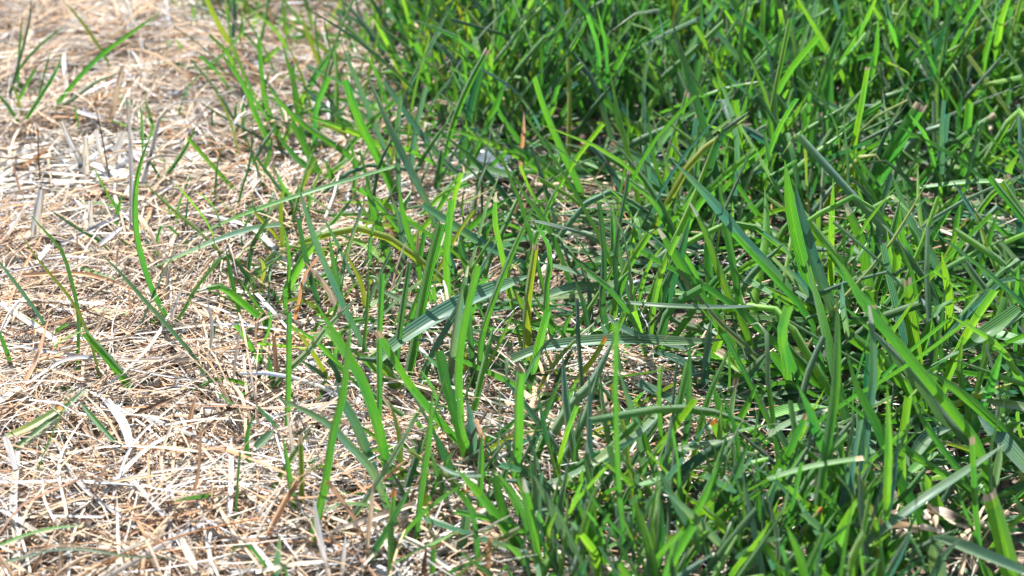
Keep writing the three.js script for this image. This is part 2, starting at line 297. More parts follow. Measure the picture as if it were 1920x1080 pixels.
// ---------------------------------------------------------------- single blades and straws
// [tone number, tip number, lying flat, width mm, roll degrees, path x y z in mm from the root, label (0: part of the lawn mass), shoot]
const LEAVES = [
[0,0,0,1.1,-25,[-144.3,-2.5,-112.2,-143.7,4,-112,-141.8,13.7,-111.2,-138.5,26.9,-110.2],0],
[3,0,0,1.1,-31,[-145.2,-2.5,-105.1,-144.1,4,-105.5,-140.4,13.8,-106.7,-136.2,25.6,-108.3,-134.9,32.6,-109.2],"thin blue-green blade standing upright, top far left"],
[0,0,0,0.98,-10,[-146.5,-2.5,-107.9,-144.7,4,-108,-140.7,11,-108.4,-133.7,17.9,-108.8,-126.5,23.1,-109.1],"thin green blade leaning right, top far left, leftmost"],
[0,1,0,1.1,1,[-141.8,-2.5,-101,-140.2,4,-100.3,-137,9.5,-99,-133.4,14.6,-97.7],0],
[0,0,0,1.2,-5,[-136.5,-2.5,-82.2,-134.5,4,-81.4,-127.8,13.8,-78.9,-122.4,21.3,-76.9,-118.5,28.1,-75.1],"thin green blade leaning right, top far left, rightmost"],
[0,0,0,1.00,-29,[-136,-2.5,-101.1,-134.9,4,-100.3,-131.1,13.6,-98,-127.5,21.8,-96.1],0],
[0,0,0,1.3,24,[-131.1,-2.5,-90.5,-128.6,4,-90.4,-122.1,12.1,-90.3,-113,21.1,-90.2,-104.5,27.3,-90.1,-95,33.9,-90],"long thin green blade reaching up right across the far dry straw"],
[4,0,0,1.4,-20,[-132.8,-2.5,-89.8,-128.8,4,-89.2,-120.2,10.5,-87.9,-113,15.7,-86.8,-106.3,17.9,-86.4],"pale shiny blade arching over the far straw beside the long thin one"],
[0,0,0,1.1,32,[-135.5,-2.5,-84.1,-136.5,4,-84.4,-138.4,8.6,-84.9,-140.5,11.6,-85.3,-142.1,14.1,-85.6],0],
[5,0,0,0.78,-7,[-136.8,-2.5,-90.2,-137.1,4,-90.4,-137.6,9.2,-90.8,-138.8,13.8,-91.2],0],
[5,0,0,1.2,-33,[-120,-2.5,-128.7,-121.7,4,-129.7,-125.1,9.5,-131.6,-130.1,16.4,-134,-134.6,21.4,-135.7],0],
[5,0,0,0.92,-15,[-117.8,-2.5,-163.6,-118.9,4,-164,-120.9,7.2,-164.9,-123.5,11,-165.9],0],
[5,1,0,1.9,-28,[-82.5,-2.5,-130.3,-83.3,4,-129.7,-85.5,12.6,-128.1,-88.2,20.3,-126.6,-89.6,25.6,-125.6],"bright yellow-lime blade leaning left at the top straw edge"],
[0,0,0,0.93,23,[-86.8,-2.5,-147.4,-86.9,4,-147.1,-87.2,12.4,-146.4,-87.4,18.3,-145.9],0],
[0,0,0,1.4,6,[-63.9,-2.5,-68.7,-64.7,4,-68.2,-67.5,14.1,-66.6,-69.8,23.3,-65,-74.7,32.8,-63.4],"thin green blade leaning left, top left"],
[0,1,0,1,-9,[-72.3,-2.5,-73.6,-72.4,4,-73.9,-72.6,9,-74.5,-72.2,13.9,-75.1],0],
[2,1,1,2.7,2,[-99,3,-83.1,-105.8,4,-92.8,-112.3,5,-100.6],"short broad dark leaf lying in a hollow of the far straw"],
[0,0,0,1,-32,[-96.7,-2.5,-54.8,-96.2,4,-54.1,-94.3,15.4,-51.3,-93.2,26.4,-48.6],0],
[0,0,0,1,13,[-98.3,-2.5,-81.2,-98.5,4,-80.8,-98.8,8.5,-80.2,-99.4,13,-79.5],0],
[0,0,0,1.1,-13,[-93.1,-2.5,-44.8,-90.7,4,-44.8,-86.1,9.6,-44.7,-81.3,16.5,-44.7,-78.8,21.4,-44.6],"thin green blade leaning right, upper left"],
[0,0,0,0.98,-3,[-91.3,-2.5,-60.4,-91.8,4,-60.5,-92.9,8,-60.9],0],
[0,0,1,1.8,-7,[-87.7,5,-114.9,-95.9,5.4,-120.6,-106,6,-124.1],0],
[0,0,0,0.73,14,[-87.1,-2.5,-43.2,-88.3,4,-43.8,-90.7,9,-44.9,-93.1,13.5,-45.9],0],
[0,0,0,0.76,5,[-119.1,-2.5,-81.2,-119,4,-80.8,-118.7,11.8,-79.9],0],
[0,0,0,0.61,27,[-84,-2.5,-41.6,-82.9,4,-41.8,-80.9,9.4,-42],0],
[8,1,0,1.1,-15,[-92.1,-2.5,-17.4,-91.9,4,-17.9,-91,15,-19.9,-90.2,27,-22.1,-90.1,36.7,-23.8],"tall grey upright dead stalk beside the tallest curved green blade"],
[8,1,0,1.4,-27,[-95.6,-2.5,-42.7,-94.6,4,-43.8,-91.5,13,-46.9,-88.9,21.5,-49.9,-87,23.2,-50.5],"grey-white dead stalk leaning right behind the tallest curved blade"],
[7,1,0,1.7,19,[-111.9,-2.5,-58.4,-112.9,4,-58.4,-114.8,10.2,-58.3,-116.5,16.3,-58.2],"broad bleached white straw leaning left, upper far left"],
[7,1,0,1.6,-1,[-110.7,-2.5,-50.5,-110,4,-49.9,-108.7,10.7,-48.7,-107.9,16.1,-47.7],"broad bleached white straw standing upright, upper far left, leftmost"],
[7,1,0,1.2,12,[-106.4,-2.5,-58.1,-106.6,4,-57.3,-107,10.4,-55.6,-106.6,15.5,-54.3],"broad bleached white straw standing upright, upper far left, rightmost"],
[7,1,0,1.9,5,[-104.7,-2.5,-55.7,-104,4,-56.2,-102.7,9.1,-57.3,-100.5,13.3,-58.1],"broad bleached white straw leaning right, upper far left"],
[10,0,0,0.42,-13,[-102.4,-2.5,-45,-102.7,4,-45.8,-104.2,16.8,-49.4,-105.8,26.4,-52],"thread-thin dark brown stem standing in the white straw"],
[10,0,0,0.46,7,[-121.4,-2.5,-47.4,-121.2,4,-47.9,-120.8,12,-49.1,-120.1,18.9,-50.2],"thin dark brown straw standing upright, upper far left"],
[9,0,0,0.54,-3,[-125.1,-2.5,-43.5,-125.4,4,-43.8,-126.1,9.3,-44.2,-126.2,13.6,-44.6],"orange-brown straw standing upright, upper far left"],
[6,1,0,1.6,32,[-111.6,-2.5,-82.4,-110.7,4,-83.2,-108.8,10.7,-84.9,-106.2,19.7,-87.2],"broad tan straw standing upright, top far left"],
[0,4,0,1.3,12,[-63.2,-2.5,-80.8,-64.4,4,-80.8,-66.8,10.3,-81,-67.5,20.6,-81.2,-67.4,33.2,-81.4],"tall thin blade with a bleached pale tip at the straw edge"],
[0,0,0,1.7,15,[-36.7,-2.5,-54.9,-38.8,4,-54.1,-43.9,10.9,-52.4,-50.3,16.5,-51,-55.6,22.1,-49.7,-61,30.7,-47.5],"long blade slanting far left over the straw edge"],
[0,0,0,1.3,36,[-57.1,-2.5,-78.1,-57.3,4,-78.5,-57.8,13,-79.7,-59.4,19.8,-80.5,-61.3,28.6,-81.7],"thin green blade standing upright, top left"],
[0,1,0,2,-16,[-47.4,-2.5,-47.1,-48.8,4,-47.9,-52.2,11.2,-49.6,-56,18.8,-51.4],"thin cut green blade leaning left, upper centre left"],
[0,0,0,2,12,[-60.7,-2.5,-100.5,-59.2,4,-100.3,-55.7,11.2,-100.1,-50.2,18.8,-99.8,-47,23.1,-99.6],"thin green blade leaning right, top centre left"],
[0,2,0,2.2,-3,[-29.3,-2.5,-42.6,-30.2,4,-41.8,-33.2,14.3,-39,-36.9,25.3,-36,-38.9,33.8,-33.7,-39.9,39.5,-32.1],"large straight green blade leaning left, notched tip, in front of brown straw"],
[3,0,0,1.6,-28,[-31.3,-2.5,-58.9,-32.2,4,-58.4,-35.3,15.1,-56.4,-38.3,25.8,-54.6,-42.3,39.7,-52.1],"thin blue-green blade leaning left, top centre left, rightmost"],
[3,0,0,1.2,19,[-41,-2.5,-81.6,-43.9,4,-80.8,-50.2,10.5,-79.2,-57.1,19.2,-77.1],"thin blue-green blade leaning left, top centre left, leftmost"],
[5,4,0,1.1,-18,[-29.8,-2.5,-68.5,-32.8,4,-68.2,-38.8,6.9,-67.7,-45.7,9.7,-67.1,-54.1,11.7,-66.7],"thin yellow-green blade arching left, pale tip"],
[3,1,0,1.4,27,[-28.7,-2.5,-41.9,-28.6,4,-41.8,-28.3,18.1,-41.3,-27.2,30.7,-40.9],"thin cut blue-green blade standing upright, upper centre left, leftmost"],
[3,1,0,1.5,-4,[-26.8,-2.5,-54.8,-26.4,4,-54.1,-24.4,17.6,-51,-21.5,30,-48.1],"thin cut blue-green blade standing upright, upper centre left, rightmost"],
[0,1,0,1.5,28,[-23.4,-2.5,-113.1,-24.4,4,-113.3,-26.3,8.9,-113.6,-28.7,14.7,-114],0],
[2,0,0,1.2,26,[-25.4,-2.5,-99.6,-26.3,4,-100.3,-29.2,13.4,-102.6,-31.3,18.7,-103.9],0],
[5,0,0,1.2,-6,[-23.8,-2.5,-112.3,-22.7,4,-112,-19.4,13.8,-111,-15.6,23.3,-110,-11.2,30.5,-109.2],"long yellow-green stalk leaning right at top centre"],
[3,2,0,1.8,28,[-10.6,-2.5,-50.1,-12.8,4,-49.9,-17.3,9.2,-49.6,-23,16.9,-49.2,-26.4,22.4,-48.9,-32.2,32.2,-48.4],"thin brown-tipped blue-green blade leaning left, upper centre left"],
[3,0,0,1.7,-25,[2.5,-2.5,-82.2,0,4,-83.2,-5.4,10.5,-85.4,-9.7,15.6,-87.1,-14.1,19.2,-88.3],"thin blue-green blade leaning left, top centre, leftmost"],
[0,2,0,1.9,-19,[-18.6,-2.5,-63.2,-17.9,4,-62.7,-15.3,15.1,-60.8,-10.9,26.9,-58.8,-6.3,36.3,-57.2],"thin brown-tipped green blade leaning right, top centre"],
[2,1,0,2.1,-1,[-13.7,-2.5,-63.1,-13.2,4,-62.7,-11.1,17.1,-61,-8.6,28.1,-59.5,-7.7,33.2,-58.8],"thin cut dark green blade standing upright, top centre"],
[4,0,0,1.5,-17,[-0.5,-2.5,-60.3,-2.8,4,-60.5,-8.8,11.9,-61.3,-14.3,17.7,-61.8,-19.3,23,-62.3],"thin pale green blade leaning left, upper centre"],
[4,1,0,1.7,-6,[-6.7,-2.5,-101.2,-7.1,4,-100.3,-8.5,13.8,-97.6,-10.3,25.1,-94.4],"thin cut pale green blade standing upright, top centre"],
[0,0,0,1.2,5,[-2.5,-2.5,-100.5,-3,4,-100.3,-5.5,18.3,-99.7,-7.4,26.3,-99.3],"thin green blade standing upright, top centre"],
[1,0,0,1.5,14,[-8.9,-2.5,-151,-7.2,4,-151.6,-3.9,7.6,-152.8,0,12.8,-154.5],0],
[5,0,0,1.6,8,[-40,-2.5,-135.2,-39.9,4,-135.4,-39.6,12.4,-135.8,-39.2,21.2,-136.1],"thin yellow-green blade standing upright, top centre left"],
[1,0,0,1.9,-32,[-41.4,-2.5,-145.2,-39.5,4,-145.6,-33.2,13.8,-147,-30.4,17.6,-147.6],0],
[1,0,0,1.4,20,[-70.4,-2.5,-152.4,-70.6,4,-153.1,-71,9.3,-154.7,-71.4,14,-156.1],0],
[0,3,0,1.3,21,[-64.6,-2.5,-41.1,-64,4,-41.8,-62.9,8.4,-43,-60.9,14.1,-44.6],0],
[0,0,0,1.4,-7,[-44.1,-2.5,-41.8,-44.6,4,-41.8,-45.7,9.1,-41.6,-47,13.6,-41.4],0],
[3,0,0,1.3,10,[-35.8,-2.5,-42.4,-36.1,4,-41.8,-36.6,9.6,-40.5,-38.2,12.9,-39.8],0],
[2,0,0,1.8,-31,[-46.8,-2.5,-50.6,-49.5,4,-49.9,-54.9,9.7,-48.5,-59.5,18.1,-46.5],"thin dark green blade leaning left, upper centre left"],
[0,0,0,1.3,-24,[-27,-2.5,-50.4,-25.7,4,-49.9,-22.7,10.5,-48.9,-19.3,16.4,-48.1,-15.4,21.7,-47.3],"thin green blade leaning right, upper centre left, rightmost"],
[2,1,0,2,-32,[-20,-2.5,-45,-19.5,4,-44.8,-17.9,14.3,-44.1],0],
[9,0,0,0.78,-25,[-24.3,-2.5,-42.6,-24.8,4,-41.8,-26.9,16.6,-38.1],"orange-brown straw leaning left, upper centre left"],
[2,1,1,2.8,-14,[0,12,-34.6,-5.3,13,-35.5,-10.1,14,-36.5],"thick dark cut blade lying in front of the white pebble"],
[4,0,1,2.6,-5,[-17.2,8,-33.8,-8.4,11.4,-37.9,-6.6,12,-37.6],"pale green blade lying slanted up rightward, upper centre"],
[0,0,1,2.3,-17,[-39.5,10,-104.2,-33.4,10.8,-104.9,-24.1,12,-101.3],0],
[6,0,1,1.1,13,[-23.3,8,-102.5,-18.3,10.4,-105.9,-14.7,12,-107.3],"broad tan straw lying slanted up rightward, top centre"],
[6,0,1,1.3,4,[-35.3,8,-72,-31,8,-80.2,-26.5,8,-86.2],"broad tan straw lying slanted up rightward, upper centre left, rightmost"],
[6,0,0,0.70,-18,[-37.2,-2.5,-72.2,-36.4,4,-71.6,-34,12.5,-70,-31,17,-69.2],"tan straw leaning right, upper centre left"],
[6,1,0,1.2,-10,[-60.7,-2.5,-144.3,-60.7,4,-144.1,-60.9,9.9,-143.8],"broad tan straw standing upright, top centre left"],
[0,1,0,2,25,[18.7,-2.5,-42.4,17.6,4,-41.8,14.2,12.8,-39.9,9.6,24.6,-37.5,6.9,32.9,-35.8,5.5,38.4,-34.7],"long bright blade leaning left above the dark centre, flat cut tip"],
[0,0,0,2.5,-1,[20,-2.5,-40.7,16.2,4,-41.8,7.6,10.8,-44.2,0,15,-45.7,-1.3,16.3,-46.2],"broad green blade sloping left above the white pebble's right side"],
[1,0,0,1.7,-30,[0,-2.5,-117.2,2.6,4,-117.3,10.3,12.8,-117.5,17.2,22.8,-117.8],"thin lime blade leaning right, top centre"],
[2,0,0,1.5,-11,[0.6,-2.5,-103.5,1,4,-102.9,3,18.3,-99.8,5.4,30.8,-97],"thin dark green blade standing upright, top centre"],
[4,1,0,2.7,24,[-1.2,-2.5,-130,0,4,-129.7,2.6,10.5,-129,4.2,15.2,-128.4],"cut pale green blade leaning right, top centre"],
[0,0,0,2,-34,[21.1,-2.5,-91,19.9,4,-90.4,16.2,12.7,-88.9,12.9,19.5,-87.6],"thin green blade leaning left, top centre, leftmost"],
[0,0,0,1.4,2,[26.5,-2.5,-91.9,24.9,4,-92.9,20.9,12,-95.5,16.4,16.2,-96.9,10.6,20,-98.1],"thin green blade leaning left, top centre, rightmost"],
[3,0,0,1.2,3,[26.3,-2.5,-106,24.5,4,-105.5,19.2,12.9,-103.8,14.9,22.7,-101.9,12.3,31.7,-100.2],"thin blue-green blade leaning left, top centre, rightmost"],
[2,0,0,1.8,2,[21.5,-2.5,-131.9,23,4,-131.1,28.4,14.7,-128.2,33.2,24.5,-125.6],"thin dark green blade leaning right, top centre right, rightmost"],
[4,4,0,2.1,26,[42.6,-2.5,-144.7,41.2,4,-145.6,38.3,9.1,-147.4,35.8,13.7,-149],0],
[3,4,0,1.8,-17,[51.1,-2.5,-112.8,48.2,4,-113.3,42.3,9.7,-114.2,37,13.9,-114.9,28.4,18.5,-115.6],"thin pale-tipped blue-green blade leaning left, top centre right, rightmost"],
[2,0,0,1.6,-24,[14.8,-2.5,-72.9,16.3,4,-72.8,20.4,12,-72.4,27.7,22.4,-71.9],"thin dark green blade leaning right, top centre right, leftmost"],
[1,1,0,2.1,2,[38.8,-2.5,-69.9,36.3,4,-70.5,31.4,9.7,-71.7,24.6,15.9,-73],"thin cut lime blade leaning left, upper centre right"],
[3,4,0,1.8,-12,[35.7,-2.5,-85,33.5,4,-85.6,28.9,9.4,-86.7,24.4,14.7,-87.9],"thin pale-tipped blue-green blade leaning left, top centre right, leftmost"],
[3,2,0,2.5,14,[40.4,-2.5,-44,38.9,4,-43.8,36,7.8,-43.2,31.2,13.6,-42.4,24.8,17.8,-41.8],"broad ribbed blue-green blade leaning left with browned cut end"],
[0,3,0,1.6,25,[41.1,-2.5,-42.1,37.9,4,-42.8,31.6,7.8,-44.1,22.5,13,-45.9,17.5,15.3,-46.8],"thin orange-tipped green blade leaning left, upper centre right"],
[3,1,0,1.8,23,[29.8,-2.5,-42.1,28,4,-42.8,24.3,10.3,-44.2,19.2,16.5,-45.7],"thin cut blue-green blade leaning left, upper centre right, leftmost"],
[0,0,0,1,-20,[39.4,-2.5,-42.2,38.4,4,-42.8,35.9,11.8,-44.2,34.3,20.8,-45.9,34,24.4,-46.6],"thin green blade standing upright, upper centre right"],
[4,0,0,1.3,-10,[50.8,-2.5,-68.1,47.6,4,-68.2,41.2,8.1,-68.4,30.7,11.9,-68.6],"thin pale green blade leaning left, upper centre right, rightmost"],
[0,0,0,1.9,-34,[39.2,-2.5,-66.5,36.9,4,-66,32.5,7.6,-65.1,27.5,12.8,-63.7],0],
[1,2,0,1.7,-17,[39,-2.5,-49.2,39.3,4,-48.9,40.5,15.1,-47.7,42.3,23.3,-46.9,43.5,29.3,-46.3],"thin brown-tipped lime blade standing upright, upper centre right"],
[1,1,0,1.6,33,[42.3,-2.5,-41.3,42.1,4,-41.8,41.8,12.3,-43.1,41,18.3,-44],"thin cut lime blade standing upright, upper centre right"],
[3,2,0,2.4,31,[46.5,-2.5,-53.1,46.6,4,-53.1,47,12.6,-53.1,47.5,21.3,-53.1],"upright blue-green blade with square browned cut top, centre right"],
[0,1,0,1.7,33,[53.1,-2.5,-57.3,52.7,4,-58.4,51.6,13.7,-61.8,50.6,22.8,-65.1],"thin cut green blade standing upright, upper centre right"],
[1,1,0,2.1,-20,[56.6,-2.5,-43.9,56.6,4,-43.8,56.7,17.2,-43.1,55,28.6,-42.5],"thin cut lime blade standing upright, upper right"],
[5,2,0,1.3,-22,[63.3,-2.5,-113.7,61.7,4,-113.3,57.5,11.6,-112.3,53.1,18.5,-111.3],"yellowish blade with dried tip leaning left in the far lawn"],
[0,4,1,2.1,-11,[37.4,12,-70.1,45.1,20,-61.2,54.6,25,-58.7,63.5,26,-61],"thin pale-tipped green blade lying slanted up rightward, top centre right"],
[3,2,0,1.9,29,[49.2,-2.5,-122.4,52.7,4,-122.7,60.3,10.4,-123.5,70,15,-124],"thin brown-tipped blue-green blade leaning right, top centre right"],
[3,2,0,1.5,-1,[57.7,-2.5,-120.9,59.4,4,-121.4,63,8.1,-122.4,68,12.1,-123.4],0],
[0,0,0,1.1,22,[68.2,-2.5,-80.5,67.3,4,-80.8,65.5,10,-81.6,64.5,15.5,-82.4],0],
[3,1,0,1.5,12,[53.7,-2.5,-46.5,53.2,4,-45.8,51.3,15.2,-43.2],0],
[3,1,0,2.1,20,[52.9,-2.5,-40.5,51.7,4,-40.8,49.4,5.7,-41.3,44.8,10.1,-42.6,39.4,12.7,-43.4],"thin cut blue-green blade leaning left, upper centre right, rightmost"],
[0,1,0,1.5,-2,[47.2,-2.5,-41.2,46.4,4,-41.8,44.9,9.9,-42.9],0],
[0,0,0,1.3,21,[64.5,-2.5,-42.2,60.9,4,-41.8,53.6,9.5,-40.8,46.7,13.2,-40.2],"thin green blade leaning left, upper centre right"],
[9,2,0,0.77,22,[28.1,-2.5,-42,28.4,4,-41.8,29.1,10.2,-41.3],"orange-brown straw standing upright, upper centre right"],
[2,0,0,0.89,-7,[42.4,-2.5,-84.6,41.8,4,-85.6,39.7,15.1,-89.4],0],
[0,2,0,1.3,32,[38.2,-2.5,-95.4,37.1,4,-95.3,34.3,11.6,-95.1,30.5,20.7,-94.9],0],
[2,0,0,1.3,-24,[36.2,-2.5,-94.8,36.1,4,-95.3,35.5,17.5,-97.7],0],
[2,0,0,1.2,-25,[55.9,-2.5,-103.5,53.9,4,-102.9,47.6,13.5,-101,40.8,26.7,-98.3],"thin dark green blade leaning left, top centre right"],
[0,2,0,3.3,13,[84.8,-2.5,-64,84.6,4,-64.9,84,11.3,-67.1,83.6,20.3,-69.8,83.2,27.9,-72],"very broad upright blade with ragged square top, far right lawn"],
[1,2,0,2.1,24,[88.5,-2.5,-42.3,87.9,4,-41.8,85.3,16.5,-39.4,85.2,29.6,-36.9,85.1,40.7,-34.8],"tall lime blade with pale tip beside the broad square-topped one"],
[0,0,0,1.6,11,[75.5,-2.5,-41.7,76.3,4,-42.8,78.7,12.1,-45.6,82.4,21.9,-49,87.5,27.8,-51.1],"thin green blade leaning right, upper right"],
[0,2,0,4.2,2,[90.6,-2.5,-41.9,91.5,4,-41.8,94.4,13.2,-41.2,97.6,22.2,-40.7,100.3,28.6,-40.3],"wide green blade narrowing to a browned tip, leaning right"],
[4,2,0,2.7,-35,[99.2,-2.5,-54.7,99.9,4,-54.1,101.5,11.3,-52.7,105.2,16.2,-51.7,109.4,18.2,-51.3],"pale blade arching right with a square cut end"],
[0,2,0,1.6,11,[69.4,-2.5,-72.2,74.9,4,-72.8,85.8,7.2,-73.8,95.3,9.4,-74.6,102.4,11.2,-75.2],"thin brown-tipped green blade leaning right, upper right"],
[3,2,0,2.3,31,[102,-2.5,-95.2,104.3,4,-95.3,108.8,8.2,-95.6,114.6,14.3,-95.9],"thin brown-tipped blue-green blade leaning right, top far right"],
[1,0,0,2,27,[123.7,-2.5,-102.9,122,4,-102.9,118.7,10,-102.8,115.9,16,-102.8],0],
[0,2,0,0.86,-21,[118.5,-2.5,-98.8,117.6,4,-99.1,116,6,-99.6,114.3,8.2,-100.1],0],
[1,1,0,1.8,-15,[128.5,-2.5,-117.7,127.9,4,-117.3,126,13.9,-116.1],0],
[2,0,0,2,6,[110.3,-2.5,-109.7,110.1,4,-109.3,109.6,15,-107.9,109.6,21.8,-107.1],"thin dark green blade standing upright, top far right"],
[0,0,0,2.4,-6,[125,-2.5,-147.4,128.2,4,-147.1,134.5,8.9,-146.5,141.6,12.2,-146.1],"green blade leaning right, top far right"],
[4,1,0,2.5,30,[122.7,-2.5,-147.5,121.6,4,-147.1,119.2,8.4,-146.2,116.3,12.8,-145.3],0],
[3,1,0,2.2,-3,[78.7,-2.5,-147.3,80.3,4,-147.1,83.6,9.9,-146.8,87,14.6,-146.5],"thin cut blue-green blade leaning right, top right"],
[1,2,0,2.1,29,[69.2,-2.5,-100.2,72.9,4,-100.3,80.3,6.6,-100.6,87.5,10.3,-100.9],"thin brown-tipped lime blade leaning right, top right"],
[2,2,0,2.2,30,[75.4,-2.5,-134,77.4,4,-133.9,81.4,7.5,-133.9,84.9,11.2,-133.8],0],
[3,0,0,1.3,2,[73.4,-2.5,-122.7,75.9,4,-122.7,80.8,8.4,-122.9,85.1,13.4,-123.1],0],
[2,0,0,1.4,-35,[67.2,-2.5,-43.6,67,4,-43.8,66.3,16.6,-44.4,64.9,32.6,-45.2],"thin dark green blade standing upright, upper right"],
[0,0,0,1.4,-23,[72.4,-2.5,-41.8,71.7,4,-41.8,68.3,17.9,-41.7,67.3,27,-41.7],"thin green blade standing upright, upper right, leftmost"],
[0,0,0,1.1,22,[73.5,-2.5,-42.6,73,4,-41.8,71.1,17.2,-38,70.9,23.3,-36.3,73.6,27.9,-35],"thin green blade standing upright, upper right, rightmost"],
[3,1,0,2.2,-2,[77,-2.5,-42.3,75.3,4,-41.8,69.7,13.8,-40.1,63.4,19.1,-39.2,57.3,23.2,-38.4],"folded blue-green blade bending left in the middle right lawn"],
[0,2,0,2.1,4,[101.3,-2.5,-44.3,103.4,4,-44.8,108.2,10.9,-46,114,16.9,-47.1,121.3,22.5,-48.1],"thin brown-tipped green blade leaning right, upper far right, leftmost"],
[3,1,0,2.6,1,[110.7,-2.5,-47.1,110.2,4,-46.8,108.9,13.4,-46.1,108.2,24,-45.3],"cut blue-green blade standing upright, upper far right"],
[2,0,0,1.5,20,[115.4,-2.5,-57.1,115.4,4,-57.3,115.6,14.4,-58,115.4,25,-58.8],"thin dark green blade standing upright, upper far right"],
[0,1,0,2.3,4,[117.3,-2.5,-52.7,117,4,-52,115.7,15.2,-49.6,114.4,25.8,-47.3],"upright square-cut blade near the orange dead leaf at right"],
[0,2,0,1.6,-16,[117.1,-2.5,-54.5,118.8,4,-54.1,123.8,12.6,-53,128,16.9,-52.5,128.6,21,-52],"thin brown-tipped green blade leaning right, upper far right, rightmost"],
[0,4,0,1.7,1,[118,-2.5,-52.9,120,4,-53.1,124,5.9,-53.4,128.3,5.9,-53.4],0],
[0,4,1,2.3,2,[97.7,14,-23.7,107.5,17.1,-20.3,116,20,-15.4],"thin pale-tipped green blade lying level, upper far right"],
[3,2,0,1.8,30,[116.3,-2.5,-41.2,114.1,4,-41.8,109.5,9.5,-42.9],0],
[4,0,0,2.9,5,[129.1,-2.5,-108,129.9,4,-108,131.5,10.6,-108,133.1,17.1,-108],"pale green blade leaning right, top far right"],
[0,0,0,1.7,1,[136.1,-2.5,-99,134.8,4,-99.1,131.8,10.9,-99.4,130.2,15.7,-99.5],0],
[0,0,0,1.4,-3,[136.8,-2.5,-127.8,139.5,4,-128.3,145.2,10.4,-129.3],0],
[0,0,0,2.9,-1,[141.6,-2.5,-110.5,141.3,4,-110.7,139.8,19,-111.5,138.9,29.4,-112.1],"green blade standing upright, top far right"],
[1,0,0,2.2,14,[150.2,-2.5,-134.4,150.4,4,-135.4,151,11.6,-137.8,152.1,19.2,-140.3],"thin lime blade standing upright, top far right"],
[2,0,0,1.8,32,[102.9,-2.5,-112.5,103.6,4,-113.3,106.1,14.4,-116.2,110.6,26.7,-119.6],"thin dark green blade leaning right, top far right"],
[2,0,0,1.3,4,[97.8,-2.5,-108.4,97.5,4,-108,96.2,18.3,-106.4,94,32.1,-104.8],"thin dark green blade standing upright, top right"],
[0,2,0,1.3,24,[98.8,-2.5,-43.1,99.6,4,-43.8,101.2,8.3,-45.2,103.3,11.4,-46.2],0],
[0,0,0,1.5,-27,[86.6,-2.5,-44.4,85.1,4,-43.8,80.8,12.8,-42],0],
[0,0,0,1,-31,[81.7,-2.5,-41.8,81.4,4,-41.8,80.6,11.5,-41.7],0],
[1,0,0,2.3,-31,[132.8,-2.5,-89.5,134.3,4,-89.2,137.3,9.1,-88.5,140.9,13.6,-88],"thin lime blade leaning right, top far right"],
[0,0,0,1.8,20,[106.1,-2.5,-157.3,108.1,4,-157.7,113.6,12.4,-158.9],0],
[3,0,0,2,-25,[83.3,-2.5,-59.7,82.9,4,-60.5,81.4,17.5,-64.5],"thin blue-green blade standing upright, upper right"],
[0,3,0,1.8,12,[90,-2.5,-43.3,89.6,4,-43.8,88.9,10.5,-44.9],0],
[0,0,0,1.7,28,[109.4,-2.5,-85.8,111.2,4,-85.6,114.8,6.3,-85.1,119.6,9.2,-84.6],0],
[0,0,0,0.96,-20,[-92.1,-2.5,38.8,-91.9,4,37.7,-91.2,13.1,34.6,-92.3,20.3,32.2,-94.2,26.7,30,-98,31,28.5,-100.4,34.2,27.5],"forked green shoot with four leaves standing in the left straw",'left'],
[5,0,0,0.67,-7,[-85.1,-2.5,45.6,-85.7,4,44.6,-87.1,11.2,42.2,-89.4,17.7,40.1,-92.4,22.3,38.6,-96.5,27.2,36.9,-100.8,33.7,34.8],"",'left'],
[0,1,0,1.9,35,[-77.3,-2.5,47.4,-78.9,4,47.3,-82.8,11.3,47.1,-86.5,16.7,46.9],"",'left'],
[0,3,1,1.8,12,[-89.3,12,38.6,-95.6,7.7,36.6,-98.7,4,38.4],"",'left'],
[3,0,0,0.87,-5,[-102.2,-2.5,21.2,-103.2,4,21.8,-105.4,10.6,23,-107.7,16.5,24,-109.2,20.4,24.7,-110.2,22.8,25.2],"thin blue-green blade leaning left, middle far left"],
[0,0,0,1.1,-12,[-105.7,-2.5,38.2,-106.1,4,38.1,-106.8,8.1,37.9,-107.3,12.3,37.7],0],
[0,0,0,1.4,-13,[-76.1,-2.5,18.3,-77,4,18.7,-78.7,10,19.7,-79.8,18.3,21,-80.1,25.5,22.1,-79.5,32.4,23.2,-78.1,39.6,24.4,-75.9,45.8,25.3,-73.3,51,26.1],"tallest curved dark green blade standing alone in the left straw"],
[3,0,0,1.2,-35,[-63.1,-2.5,44.3,-64,4,43.9,-65.9,8.3,43.2,-70.3,14.2,42.1,-75.6,21.1,40.9,-80.5,27.6,39.8,-83.5,30.9,39.2],"straight blue-green blade leaning left over the left straw"],
[4,0,1,2.3,2,[-53.3,14,-4.5,-58.7,14.5,-2.2,-67.8,13.6,3,-78,8.9,2.8,-84.6,5,0.5],"pale green blade trailing left from the tuft down to the straw"],
[0,0,1,2.1,-2,[-27.7,22,-18.9,-43.8,20.4,-10.9,-59.6,15.4,-9.4,-68,11.4,-10.3,-76.1,7,-11.4],"very long green blade lying leftward across the straw edge"],
[0,4,0,1.7,-12,[-54.1,-2.5,20.8,-54.8,4,21,-56.2,5.6,21.5,-59.9,10.5,22.8,-63.3,14.2,23.8,-67.5,12.9,23.5],"short green blade arching left with frayed pale end on the straw"],
[5,0,1,0.99,4,[-84.6,5,20.4,-89.7,5,18.5,-93.6,5,18.5],0],
[0,0,0,0.77,-31,[-86.9,-2.5,-10.3,-89.1,4,-10.3,-93.5,8,-10.5],0],
[0,0,1,1.6,17,[-95.2,6,-28,-99.8,6.8,-29.3,-106,8,-28.4],0],
